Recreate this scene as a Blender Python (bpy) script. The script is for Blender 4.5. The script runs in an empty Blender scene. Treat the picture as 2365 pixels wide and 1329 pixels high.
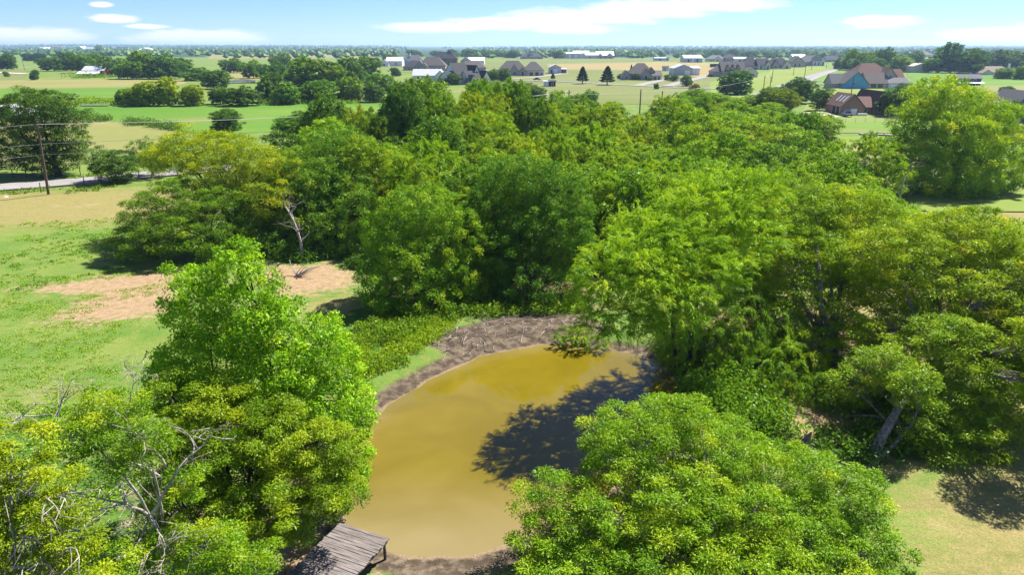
import bpy, math, random
import numpy as np

# ------------------------------------------------------------------ camera, sky, sun, exposure
SC = bpy.context.scene
COL = SC.collection
CAM_H = 20.0
F, CX, CY = 1576.67, 1182.5, 664.5            # photograph pixels (2365 x 1329), 24 mm lens
PITCH = math.atan((CY - 107.0) / F)
SP, CP = math.sin(PITCH), math.cos(PITCH)
cam_d = bpy.data.cameras.new('camera'); cam_d.lens = 24.0; cam_d.sensor_width = 36.0
cam_d.clip_start = 0.1; cam_d.clip_end = 60000
cam = bpy.data.objects.new('camera', cam_d); COL.objects.link(cam)
cam.location = (0, 0, CAM_H); cam.rotation_euler = (math.pi/2 - PITCH, 0, 0)
SC.camera = cam

SUN_DIR = np.array([0.58, 0.54, 1.0]); SUN_DIR /= np.linalg.norm(SUN_DIR)
SUN_EL = math.asin(SUN_DIR[2]); SUN_AZ = math.atan2(SUN_DIR[0], SUN_DIR[1])
SUN_STRENGTH, SKY_STRENGTH, EXPOSURE = 4.9, 0.064, 1.45
HAZE_DENSITY = 1.0e-4

sun_d = bpy.data.lights.new('sun', 'SUN'); sun_d.energy = SUN_STRENGTH
sun_d.angle = math.radians(0.53); sun_d.color = (1.0, 0.955, 0.88)
sun = bpy.data.objects.new('sun', sun_d); COL.objects.link(sun)
sun.location = (40, 60, 100)
sun.rotation_euler = (math.pi/2 - SUN_EL, 0, math.pi - SUN_AZ)

SC.view_settings.view_transform = 'Standard'; SC.view_settings.look = 'None'
SC.view_settings.gamma = 1.0; SC.view_settings.exposure = EXPOSURE
SC.view_settings.use_curve_mapping = False
SC.render.engine = 'CYCLES'
cy = SC.cycles
cy.max_bounces = 7; cy.diffuse_bounces = 4; cy.glossy_bounces = 2; cy.transmission_bounces = 3
cy.transparent_max_bounces = 4; cy.volume_bounces = 0
cy.use_denoising = True; cy.sample_clamp_indirect = 4.0
cy.caustics_reflective = False; cy.caustics_refractive = False
SC.render.use_persistent_data = False


def ray(u, v):
    xc, yc = (u - CX)/F, (v - CY)/F
    return np.array([xc, CP - yc*SP, -(SP + yc*CP)])

def gp(u, v, z=0.0):
    d = ray(u, v); t = (z - CAM_H)/d[2]
    return d[0]*t, d[1]*t

def zat(v, Y):
    """height of the point seen at row v standing at forward distance Y"""
    d = ray(CX, v); return CAM_H + d[2]*Y/d[1]

def pix(u, v, Y):
    d = ray(u, v); t = Y/d[1]
    return np.array([d[0]*t, Y, CAM_H + d[2]*t]), t        # point, metres per unit of focal length


# ------------------------------------------------------------------ node helpers
class NT:
    def __init__(s, tree): s.t = tree; s.n = tree.nodes; s.l = tree.links
    def new(s, kind, **kw):
        n = s.n.new(kind)
        for k, v in kw.items(): setattr(n, k, v)
        return n
    def put(s, sock, val):
        if isinstance(val, bpy.types.NodeSocket): s.l.new(val, sock)
        elif val is not None: sock.default_value = val
    def math(s, op, a, b=None, c=None, clamp=False):
        n = s.new('ShaderNodeMath', operation=op, use_clamp=clamp)
        s.put(n.inputs[0], a); s.put(n.inputs[1], b)
        if c is not None: s.put(n.inputs[2], c)
        return n.outputs[0]
    def step(s, x, lo, hi):
        n = s.new('ShaderNodeMapRange', interpolation_type='SMOOTHSTEP')
        s.put(n.inputs['Value'], x); s.put(n.inputs['From Min'], lo); s.put(n.inputs['From Max'], hi)
        return n.outputs['Result']
    def mix(s, f, a, b, blend='MIX'):
        n = s.new('ShaderNodeMix', data_type='RGBA', blend_type=blend)
        s.put(n.inputs[0], f)
        for sock, c in ((n.inputs[6], a), (n.inputs[7], b)):
            s.put(sock, (*c, 1.0) if isinstance(c, tuple) and len(c) == 3 else c)
        return n.outputs[2]
    def noise(s, scale, detail=4.0, rough=0.55, vec=None, dist=0.0):
        n = s.new('ShaderNodeTexNoise'); n.inputs['Scale'].default_value = scale
        n.inputs['Detail'].default_value = detail; n.inputs['Roughness'].default_value = rough
        n.inputs['Distortion'].default_value = dist
        if vec is not None: s.l.new(vec, n.inputs['Vector'])
        return n.outputs['Fac']
    def attr(s, name):
        return s.new('ShaderNodeAttribute', attribute_name=name).outputs['Fac']
    def pos(s): return s.new('ShaderNodeNewGeometry').outputs['Position']
    def obj(s): return s.new('ShaderNodeTexCoord').outputs['Object']

def material(name):
    m = bpy.data.materials.new(name); m.use_nodes = True
    nt = NT(m.node_tree); nt.n.clear()
    out = nt.new('ShaderNodeOutputMaterial')
    return m, nt, out

def principled(nt, out, color, rough=0.8, spec=0.3, bump=None, bstr=0.3, bdist=0.05, metal=0.0):
    p = nt.new('ShaderNodeBsdfPrincipled')
    nt.put(p.inputs['Base Color'], (*color, 1) if isinstance(color, tuple) and len(color) == 3 else color)
    nt.put(p.inputs['Roughness'], rough); nt.put(p.inputs['Specular IOR Level'], spec); nt.put(p.inputs['Metallic'], metal)
    if bump is not None:
        b = nt.new('ShaderNodeBump'); b.inputs['Strength'].default_value = bstr; b.inputs['Distance'].default_value = bdist
        nt.l.new(bump, b.inputs['Height']); nt.l.new(b.outputs['Normal'], p.inputs['Normal'])
    nt.l.new(p.outputs[0], out.inputs['Surface'])
    return p

# ------------------------------------------------------------------ world: Nishita sky with thin streaks of cloud
def build_world():
    w = bpy.data.worlds.new('World'); SC.world = w; w.use_nodes = True
    nt = NT(w.node_tree); nt.n.clear()
    out = nt.new('ShaderNodeOutputWorld'); bg = nt.new('ShaderNodeBackground')
    sky = nt.new('ShaderNodeTexSky', sky_type='NISHITA', sun_disc=False)
    sky.sun_elevation = SUN_EL; sky.sun_rotation = SUN_AZ
    sky.altitude = 1200; sky.air_density = 0.9; sky.dust_density = 0.0; sky.ozone_density = 6.0
    tc = nt.new('ShaderNodeTexCoord'); sep = nt.new('ShaderNodeSeparateXYZ')
    nt.l.new(tc.outputs['Generated'], sep.inputs[0])
    x, y, z = sep.outputs
    az = nt.math('ARCTAN2', x, y); el = nt.math('ARCSINE', z)
    comb = nt.new('ShaderNodeCombineXYZ')
    nt.l.new(nt.math('MULTIPLY', az, 6.0), comb.inputs[0]); nt.l.new(nt.math('MULTIPLY', el, 34.0), comb.inputs[1])
    n1 = nt.noise(1.6, 5, 0.6, comb.outputs[0]); n2 = nt.noise(5.0, 4, 0.6, comb.outputs[0])
    wob = nt.math('ADD', nt.math('MULTIPLY', nt.math('SUBTRACT', n1, 0.5), 1.5), nt.math('MULTIPLY', nt.math('SUBTRACT', n2, 0.5), 0.8))
    clouds = [(60, 88, 150, 30), (-120, 84, 140, 36), (470, 92, 150, 24), (270, 42, 55, 10), (345, 60, 50, 6), (235, 10, 30, 7),
              (1000, 62, 120, 13), (1160, 54, 150, 17), (1330, 40, 180, 22), (1500, 22, 180, 20), (1650, 10, 150, 18), (1330, 66, 110, 12),
              (2040, 51, 92, 18), (2290, 82, 130, 22), (2420, 80, 150, 30), (2060, 100, 170, 8)]
    mask = None
    for (u, v, ru, rv) in clouds:
        d = ray(u, v); a0 = math.atan2(d[0], d[1]); e0 = math.atan2(d[2], math.hypot(d[0], d[1]))
        du = ray(u + ru, v); ra = abs(math.atan2(du[0], du[1]) - a0)
        dv = ray(u, v - rv); re = abs(math.atan2(dv[2], math.hypot(dv[0], dv[1])) - e0)
        qa = nt.math('DIVIDE', nt.math('SUBTRACT', az, a0), ra); qe = nt.math('DIVIDE', nt.math('SUBTRACT', el, e0), re)
        r2 = nt.math('SQRT', nt.math('ADD', nt.math('MULTIPLY', qa, qa), nt.math('MULTIPLY', qe, qe)))
        m = nt.math('SUBTRACT', 1.35, r2)
        mask = m if mask is None else nt.math('MAXIMUM', mask, m)
    near = nt.step(nt.math('ADD', mask, wob), 0.08, 0.72)
    # the same streaks over the unseen sky, spread wider to add white fill light
    comb2 = nt.new('ShaderNodeCombineXYZ')
    nt.l.new(nt.math('MULTIPLY', az, 2.0), comb2.inputs[0]); nt.l.new(nt.math('MULTIPLY', el, 9.0), comb2.inputs[1])
    rest = nt.math('MULTIPLY', nt.step(nt.noise(1.1, 5, 0.55, comb2.outputs[0]), 0.52, 0.72), nt.step(el, 0.09, 0.2))
    fac = nt.math('MULTIPLY', nt.math('MAXIMUM', near, rest), 0.96)
    # soft air light hugging the horizon all round
    low = nt.math('SUBTRACT', 1.0, nt.step(el, -0.01, 0.12))
    skyc = nt.mix(1.0, sky.outputs[0], (0.63, 0.725, 1.0), 'MULTIPLY')
    col = nt.mix(fac, skyc, (6.7, 6.75, 6.85))
    nt.l.new(col, bg.inputs['Color']); bg.inputs['Strength'].default_value = SKY_STRENGTH
    nt.l.new(bg.outputs[0], out.inputs['Surface'])
build_world()

# ------------------------------------------------------------------ mesh helpers
def mesh_np(name, V, Q=None, T=None, tint=None, mats=(), smooth=False):
    me = bpy.data.meshes.new(name)
    V = np.asarray(V, np.float32).reshape(-1, 3)
    parts, tot = [], []
    if Q is not None and len(Q): parts.append(np.asarray(Q, np.int32).reshape(-1)); tot += [4]*len(Q)
    if T is not None and len(T): parts.append(np.asarray(T, np.int32).reshape(-1)); tot += [3]*len(T)
    loops = np.concatenate(parts); tot = np.array(tot, np.int32)
    me.vertices.add(len(V)); me.vertices.foreach_set('co', V.ravel())
    me.loops.add(len(loops)); me.loops.foreach_set('vertex_index', loops)
    me.polygons.add(len(tot)); me.polygons.foreach_set('loop_start', np.concatenate(([0], np.cumsum(tot)[:-1])).astype(np.int32))
    if tint is not None:
        for k, arr in (tint.items() if isinstance(tint, dict) else (('tint', tint),)):
            a = me.attributes.new(k, 'FLOAT', 'POINT'); a.data.foreach_set('value', np.asarray(arr, np.float32))
    for m in mats: me.materials.append(m)
    me.update(calc_edges=True)
    me.polygons.foreach_set('use_smooth', np.full(len(tot), bool(smooth)))
    return me

def link(name, me, parent=None, loc=None, kind=None, mat=None):
    o = bpy.data.objects.new(name, me); COL.objects.link(o)
    if mat is not None:
        if me.materials:
            o.material_slots[0].link = 'OBJECT'; o.material_slots[0].material = mat
        else: me.materials.append(mat)
    if parent is not None: o.parent = parent
    if loc is not None: o.location = loc
    if kind: o['kind'] = kind
    return o

def empty(name, loc, rz=0.0, label=None, cat=None, group=None):
    o = bpy.data.objects.new(name, None); COL.objects.link(o)
    o.location = loc; o.rotation_euler = (0, 0, rz); o.empty_display_size = 0.3
    tag(o, label, cat, group); return o

def tag(o, label=None, cat=None, group=None):
    if label: o['label'] = label
    if cat: o['category'] = cat
    if group: o['group'] = group
    return o

class MB:
    """collects boxes, prisms and tubes for ONE mesh"""
    def __init__(s): s.V = []; s.Qs = []; s.T = []; s.n = 0
    def add(s, V, Q=(), T=()):
        V = np.asarray(V, float).reshape(-1, 3)
        if len(Q): s.Qs.append(np.asarray(Q, int) + s.n)
        if len(T): s.T.append(np.asarray(T, int) + s.n)
        s.V.append(V); s.n += len(V); return s
    def box(s, x0, x1, y0, y1, z0, z1):
        V = [(x, y, z) for z in (z0, z1) for x, y in ((x0, y0), (x1, y0), (x1, y1), (x0, y1))]
        return s.add(V, [(3, 2, 1, 0), (4, 5, 6, 7), (0, 1, 5, 4), (1, 2, 6, 5), (2, 3, 7, 6), (3, 0, 4, 7)])
    def obox(s, c, ax, ay, az):
        c, ax, ay, az = map(np.asarray, (c, ax, ay, az))
        V = [c + i*ax + j*ay + k*az for k in (-1, 1) for i, j in ((-1, -1), (1, -1), (1, 1), (-1, 1))]
        return s.add(V, [(3, 2, 1, 0), (4, 5, 6, 7), (0, 1, 5, 4), (1, 2, 6, 5), (2, 3, 7, 6), (3, 0, 4, 7)])
    def tube(s, P, R, sides=6):
        P = np.asarray(P, float); k = len(P); R = np.broadcast_to(np.asarray(R, float), (k,))
        Tn = np.gradient(P, axis=0); Tn /= np.linalg.norm(Tn, axis=1)[:, None] + 1e-9
        ref = np.array([0.31, 0.83, 0.12]) if abs(Tn[:, 1]).mean() < 0.8 else np.array([1.0, 0.1, 0.1])
        A = np.cross(Tn, ref); A /= np.linalg.norm(A, axis=1)[:, None] + 1e-9
        B = np.cross(Tn, A); th = np.arange(sides)*2*math.pi/sides
        V = P[:, None] + R[:, None, None]*(np.cos(th)[None, :, None]*A[:, None] + np.sin(th)[None, :, None]*B[:, None])
        q = []
        for i in range(k - 1):
            for j in range(sides):
                j2 = (j + 1) % sides; q.append((i*sides + j, i*sides + j2, (i+1)*sides + j2, (i+1)*sides + j))
        V = np.concatenate([V.reshape(-1, 3), P[:1], P[-1:]])
        t = [(k*sides, (j + 1) % sides, j) for j in range(sides)] + [(k*sides + 1, (k-1)*sides + j, (k-1)*sides + (j+1) % sides) for j in range(sides)]
        return s.add(V, q, t)
    def mesh(s, name, mat=None, smooth=False):
        V = np.concatenate(s.V); Q = np.concatenate(s.Qs) if s.Qs else None; T = np.concatenate(s.T) if s.T else None
        return mesh_np(name, V, Q, T, mats=(mat,) if mat else (), smooth=smooth)
    def build(s, name, mat, parent=None, loc=None, smooth=False, kind=None):
        return link(name, s.mesh(name, mat, smooth), parent, loc, kind)

# ------------------------------------------------------------------ materials
def plain(name, col, rough=0.8, spec=0.3, var=0.12, scale=1.5, bstr=0.0, metal=0.0):
    m, nt, out = material(name)
    o = nt.obj(); n = nt.noise(scale, 5, 0.6, o)
    f = nt.math('ADD', 1.0 - var, nt.math('MULTIPLY', n, 2*var))
    c = nt.new('ShaderNodeVectorMath', operation='SCALE'); c.inputs[0].default_value = col; nt.l.new(f, c.inputs['Scale'])
    principled(nt, out, c.outputs[0], rough, spec, n if bstr else None, bstr, 0.05, metal)
    return m

def leaf_mat(name, dark, mid, light, trans=0.38, jitter=0.09):
    m, nt, out = material(name)
    t = nt.attr('tint')
    r = nt.new('ShaderNodeValToRGB'); nt.l.new(t, r.inputs[0])
    e = r.color_ramp.elements; e[0].position = 0.08; e[0].color = (*dark, 1); e[1].position = 0.95; e[1].color = (*light, 1)
    k = e.new(0.5); k.color = (*mid, 1)
    rnd = nt.new('ShaderNodeObjectInfo').outputs['Random']
    hsv = nt.new('ShaderNodeHueSaturation')
    nt.put(hsv.inputs['Hue'], nt.math('ADD', 0.5 - 0.010, nt.math('MULTIPLY', rnd, 0.020)))
    rnd2 = nt.math('FRACT', nt.math('MULTIPLY', rnd, 7.31))
    nt.put(hsv.inputs['Value'], nt.math('ADD', 1 - jitter, nt.math('MULTIPLY', rnd2, 2*jitter)))
    nt.l.new(r.outputs[0], hsv.inputs['Color'])
    d = nt.new('ShaderNodeBsdfDiffuse'); tr = nt.new('ShaderNodeBsdfTranslucent'); g = nt.new('ShaderNodeBsdfGlossy')
    nt.l.new(hsv.outputs[0], d.inputs['Color'])
    tcol = nt.mix(1.0, hsv.outputs[0], (1.25, 1.12, 0.55), 'MULTIPLY'); nt.l.new(tcol, tr.inputs['Color'])
    g.inputs['Roughness'].default_value = 0.42; g.inputs['Color'].default_value = (0.9, 0.95, 0.85, 1)
    m1 = nt.new('ShaderNodeMixShader'); m1.inputs[0].default_value = trans
    nt.l.new(d.outputs[0], m1.inputs[1]); nt.l.new(tr.outputs[0], m1.inputs[2])
    m2 = nt.new('ShaderNodeMixShader'); m2.inputs[0].default_value = 0.010
    nt.l.new(m1.outputs[0], m2.inputs[1]); nt.l.new(g.outputs[0], m2.inputs[2])
    nt.l.new(m2.outputs[0], out.inputs['Surface'])
    return m

LEAF = {
    'lime':   leaf_mat('leaf_lime', (0.105, 0.220, 0.005), (0.245, 0.400, 0.008), (0.420, 0.480, 0.011)),
    'fresh':  leaf_mat('leaf_fresh', (0.092, 0.205, 0.009), (0.195, 0.350, 0.012), (0.350, 0.450, 0.020)),
    'olive':  leaf_mat('leaf_olive', (0.080, 0.165, 0.006), (0.170, 0.290, 0.008), (0.330, 0.400, 0.010)),
    'gold':   leaf_mat('leaf_gold', (0.120, 0.195, 0.006), (0.235, 0.335, 0.007), (0.410, 0.455, 0.010)),
    'sage':   leaf_mat('leaf_sage', (0.085, 0.190, 0.006), (0.180, 0.325, 0.009), (0.340, 0.440, 0.012)),
    'spring': leaf_mat('leaf_spring', (0.125, 0.260, 0.008), (0.245, 0.445, 0.012), (0.390, 0.530, 0.018)),
    'green':  leaf_mat('leaf_green', (0.056, 0.145, 0.010), (0.125, 0.255, 0.015), (0.240, 0.350, 0.022)),
    'deep':   leaf_mat('leaf_deep', (0.036, 0.098, 0.013), (0.078, 0.172, 0.018), (0.150, 0.250, 0.024), trans=0.36),
    'cedar':  leaf_mat('leaf_cedar', (0.016, 0.050, 0.014), (0.030, 0.075, 0.018), (0.050, 0.105, 0.022), trans=0.15),
    'brown':  leaf_mat('leaf_brown', (0.10, 0.07, 0.03), (0.18, 0.10, 0.04), (0.25, 0.15, 0.05), trans=0.2),
}

def bark_mat(name, a, b):
    m, nt, out = material(name)
    o = nt.pos(); sc = nt.new('ShaderNodeVectorMath', operation='MULTIPLY'); sc.inputs[1].default_value = (9, 9, 1.6)
    nt.l.new(o, sc.inputs[0]); n = nt.noise(1.0, 6, 0.65, sc.outputs[0])
    principled(nt, out, nt.mix(nt.step(n, 0.35, 0.68), a, b), 0.9, 0.15, n, 0.6, 0.03)
    return m
BARK = bark_mat('bark', (0.0266, 0.0205, 0.0152), (0.1064, 0.0874, 0.0684))
BARK_GREY = bark_mat('bark_grey', (0.0912, 0.0798, 0.0684), (0.2736, 0.2432, 0.2128))
DEADWOOD = bark_mat('dead_wood', (0.20, 0.17, 0.14), (0.46, 0.41, 0.36))

# ------------------------------------------------------------------ pond outline and ground height
POND_PX = [(874, 962), (936, 926), (999, 882), (1077, 846), (1148, 822), (1218, 808), (1277, 801), (1335, 806), (1390, 812), (1465, 822),
           (1523, 848), (1549, 883), (1553, 925), (1515, 985), (1470, 1045), (1425, 1105), (1370, 1152), (1285, 1205), (1210, 1236), (1130, 1264),
           (1050, 1278), (950, 1276), (885, 1262), (815, 1216), (772, 1140), (775, 1070), (815, 1015), (846, 985)]
POND = np.array([gp(u, v) for u, v in POND_PX])
def smooth_loop(P, it=2):
    for _ in range(it):
        N = np.roll(P, -1, axis=0); P = np.stack([0.75*P + 0.25*N, 0.25*P + 0.75*N], 1).reshape(-1, 2)
    return P
POND = smooth_loop(POND, 2)
_a = np.arange(len(POND))*2*math.pi/len(POND)
_r = np.random.RandomState(8)
POND = POND*1.0 + np.stack([sum(_r.uniform(0.02, 0.07)*np.sin(k*_a + _r.uniform(0, 6.28)) for k in range(9, 34, 3)), sum(_r.uniform(0.02, 0.07)*np.sin(k*_a + _r.uniform(0, 6.28)) for k in range(8, 34, 3))], 1)

def poly_sdf(P, X, Y):
    """signed distance to a polygon, positive outside"""
    X = np.asarray(X, float); Y = np.asarray(Y, float)
    d2 = np.full(X.shape, 1e18); ins = np.zeros(X.shape, bool)
    A = P; B = np.roll(P, -1, axis=0)
    for (ax, ay), (bx, by) in zip(A, B):
        ex, ey = bx - ax, by - ay
        t = np.clip(((X - ax)*ex + (Y - ay)*ey)/(ex*ex + ey*ey + 1e-12), 0, 1)
        d2 = np.minimum(d2, (X - ax - t*ex)**2 + (Y - ay - t*ey)**2)
        c = (ay > Y) != (by > Y)
        ins ^= c & (X < (bx - ax)*(Y - ay)/((by - ay) if by != ay else 1e-12) + ax)
    d = np.sqrt(d2); return np.where(ins, -d, d)

def wave(X, Y, s, seed):
    r = np.random.RandomState(seed); o = np.zeros(np.shape(X))
    for k in range(6):
        th = r.uniform(0, 2*math.pi); f = s*r.uniform(0.6, 1.9); o = o + np.sin((np.cos(th)*X + np.sin(th)*Y)*f + r.uniform(0, 6.28))/6
    return o

def gz(X, Y):
    X = np.asarray(X, float); Y = np.asarray(Y, float)
    near = (np.abs(X) < 60) & (Y > 0) & (Y < 90)
    d = np.full(X.shape, 99.0)
    if near.any(): d = np.where(near, poly_sdf(POND, np.where(near, X, 0), np.where(near, Y, 40)), d)
    z = np.where(d < 0, np.maximum(0.16*d, -0.8), 0.0)
    rim = np.clip(d/3.5, 0, 1); z = np.where(d >= 0, 0.42*rim*rim*(3 - 2*rim)*np.exp(-np.maximum(d - 3.5, 0)/7.0), z)
    z = z + np.where((d > 0) & (d < 40), 0.05*wave(X, Y, 1.1, 5)*np.clip(d/1.5, 0, 1), 0)
    far = np.clip((Y - 3500)/5000, 0, 1)
    hill = 9*(1 + wave(X, Y, 0.0011, 3)*1.5) + 7*wave(X, Y, 0.0037, 4) + np.clip(-X/6000, 0, 1)*18
    z = z + far*np.maximum(hill, 0)
    return z
def g1(x, y): return float(gz(np.array([x]), np.array([y]))[0])

def graded(lo, hi, a, b, step, grow=1.13):
    c = list(np.arange(a, b + 1e-6, step)); s = step; x = c[-1]
    while x < hi: s *= grow; x += s; c.append(min(x, hi))
    s = step; x = a; left = []
    while x > lo: s *= grow; x -= s; left.append(max(x, lo))
    return np.array(left[::-1] + c)

def ground_material():
    m, nt, out = material('ground_grass')
    P = nt.pos()
    dry, soil, mud, lush, far = (nt.attr(k) for k in ('dry', 'soil', 'mud', 'lush', 'far'))
    nb = nt.noise(0.02, 4, 0.6, P); nm = nt.noise(0.22, 5, 0.62, P); nf = nt.noise(1.7, 5, 0.65, P); nx = nt.noise(9.0, 4, 0.7, P)
    stretch = nt.new('ShaderNodeVectorMath', operation='MULTIPLY'); stretch.inputs[1].default_value = (0.5, 1.6, 1)
    nt.l.new(P, stretch.inputs[0]); ns = nt.noise(0.75, 5, 0.65, stretch.outputs[0])
    green = nt.mix(nt.step(nm, 0.35, 0.68), (0.080, 0.152, 0.022), (0.145, 0.188, 0.040))
    green = nt.mix(nt.step(nf, 0.50, 0.72), green, (0.1520, 0.1634, 0.0395))
    tan = nt.mix(nt.step(nf, 0.35, 0.7), (0.225, 0.185, 0.072), (0.170, 0.165, 0.050))
    tan = nt.mix(nt.step(nm, 0.55, 0.75), tan, (0.260, 0.200, 0.090))
    tan = nt.mix(nt.math('MULTIPLY', nt.step(ns, 0.52, 0.70), 0.7), tan, (0.125, 0.135, 0.036))
    def msk(w, n, k=1.1, lo=0.35, hi=0.65): return nt.step(nt.math('ADD', w, nt.math('MULTIPLY', nt.math('SUBTRACT', n, 0.5), k)), lo, hi)
    big = nt.math('MULTIPLY', nt.step(nb, 0.48, 0.64), 0.55)
    c = nt.mix(msk(nt.math('MAXIMUM', dry, nt.math('MULTIPLY', big, far)), ns, 1.3, 0.3, 0.75), green, tan)
    c = nt.mix(msk(lush, ns, 1.8, 0.42, 0.66), c, nt.mix(nt.step(nx, 0.4, 0.65), (0.0342, 0.0950, 0.0091), (0.0798, 0.1444, 0.0167)))
    soilc = nt.mix(nt.step(nf, 0.3, 0.7), (0.230, 0.150, 0.085), (0.300, 0.215, 0.125))
    c = nt.mix(msk(soil, nt.math('ADD', nt.math('MULTIPLY', ns, 0.5), nt.math('MULTIPLY', nf, 0.5)), 3.0, 0.36, 0.85), c, soilc)
    mudc = nt.mix(nt.step(nf, 0.40, 0.66), (0.056, 0.042, 0.028), (0.150, 0.116, 0.080))
    mudc = nt.mix(nt.step(nx, 0.58, 0.7), mudc, (0.0342, 0.0228, 0.0152))
    c = nt.mix(msk(mud, nm, 0.7), c, mudc)
    wet = nt.attr('wet')
    c = nt.mix(msk(wet, nf, 0.5), c, (0.1976, 0.1444, 0.0874))
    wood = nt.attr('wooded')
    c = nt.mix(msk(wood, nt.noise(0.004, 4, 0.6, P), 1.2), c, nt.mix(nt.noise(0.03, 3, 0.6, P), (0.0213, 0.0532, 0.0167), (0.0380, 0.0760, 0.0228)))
    nz = nt.noise(26.0, 3, 0.7, P)
    f = nt.math('ADD', 0.66, nt.math('ADD', nt.math('MULTIPLY', nt.step(nx, 0.34, 0.66), 0.34), nt.math('MULTIPLY', nt.step(nz, 0.34, 0.66), 0.34)))
    c2 = nt.new('ShaderNodeVectorMath', operation='SCALE'); nt.l.new(c, c2.inputs[0]); nt.l.new(f, c2.inputs['Scale'])
    hgt = nt.math('ADD', nt.math('MULTIPLY', nf, 0.6), nt.math('MULTIPLY', nx, 0.5))
    principled(nt, out, c2.outputs[0], 0.95, 0.1, hgt, 0.9, 0.08)
    return m

def px_poly(pts): return np.array([gp(u, v) for u, v in pts])

def build_ground():
    xs = graded(-16000, 16000, -42, 36, 0.62, 1.10); ys = graded(-120, 16000, 12, 84, 0.62, 1.09)
    X, Y = np.meshgrid(xs, ys); nx, ny = len(xs), len(ys)
    Z = gz(X, Y)
    d = poly_sdf(POND, X, Y)
    def zone(polys, soft=2.5):
        w = np.zeros(X.shape)
        for p in polys: w = np.maximum(w, np.clip(0.5 - poly_sdf(px_poly(p), X, Y)/(2*soft), 0, 1))
        return w
    dry = zone([[(-400, 455), (470, 430), (470, 500), (250, 520), (-400, 545)], [(2060, 1090), (2500, 820), (2900, 1000), (2700, 1500), (2080, 1400)],
                [(1750, 700), (2365, 640), (2700, 700), (2700, 900), (2000, 860)], [(2050, 470), (2500, 460), (2700, 520), (2100, 560)]], 8.0)
    dry = np.maximum(dry, zone([[(-300, 880), (340, 860), (340, 960), (-300, 980)]], 4)*0.55)
    dry = np.maximum(dry, zone([[(640, 690), (860, 670), (870, 720), (700, 760)]], 2)*0.6)
    soil = np.maximum(zone([[(20, 668), (300, 628), (430, 622), (430, 720), (200, 755), (85, 742), (200, 690)], [(590, 612), (760, 606), (850, 640), (800, 672), (610, 700)]], 2.0)*0.95,
                      zone([[(-200, 790), (360, 760), (360, 880), (-200, 920)]], 4)*0.22)
    soil = np.maximum(soil, zone([[(900, 640), (1420, 630), (1430, 730), (880, 735)], [(1560, 700), (2100, 760), (2060, 1080), (1700, 1080), (1560, 960)], [(330, 1150), (900, 1180), (900, 1500), (300, 1500)]], 3)*0.8)
    lush = np.maximum(zone([[(770, 740), (880, 700), (1010, 735), (1000, 780), (900, 850), (820, 870), (760, 860)]], 1.5),
                      zone([[(-300, 700), (360, 640), (370, 1000), (-300, 1050)]], 5)*0.36)
    lush = np.maximum(lush, zone([[(-100, 940), (500, 950), (560, 1300), (-100, 1300)]], 3)*0.6)
    mud = np.clip(1.15 - np.maximum(d, 0)/2.7, 0, 1)
    mud = np.where(lush > 0.7, mud*0.8, mud)
    mud = np.maximum(mud, zone([[(985, 806), (1050, 765), (1180, 738), (1340, 730), (1420, 770), (1340, 812), (1200, 812), (1080, 846)], [(1500, 820), (1640, 850), (1700, 960), (1560, 960)]], 1.2))
    mud = np.maximum(mud, zone([[(2060, 1090), (2180, 1090), (2210, 1180), (2080, 1250)]], 1.5)*0.45)  # faint brown patch painting mud and tree shade together on the lawn
    wet = np.clip(1.0 - np.abs(d - 0.1)/0.75, 0, 1)
    far = np.clip((Y - 90)/120, 0, 1)
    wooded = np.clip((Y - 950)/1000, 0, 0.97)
    I = np.arange(nx*ny).reshape(ny, nx)
    Q = np.stack([I[:-1, :-1], I[:-1, 1:], I[1:, 1:], I[1:, :-1]], -1).reshape(-1, 4)
    me = mesh_np('ground', np.stack([X, Y, Z], -1), Q, tint={k: a.ravel() for k, a in (('dry', dry), ('soil', soil), ('mud', mud), ('lush', lush), ('far', far), ('wet', wet), ('wooded', wooded))},
                 mats=(ground_material(),), smooth=True)
    link('ground', me, kind='structure')
build_ground()

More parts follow.
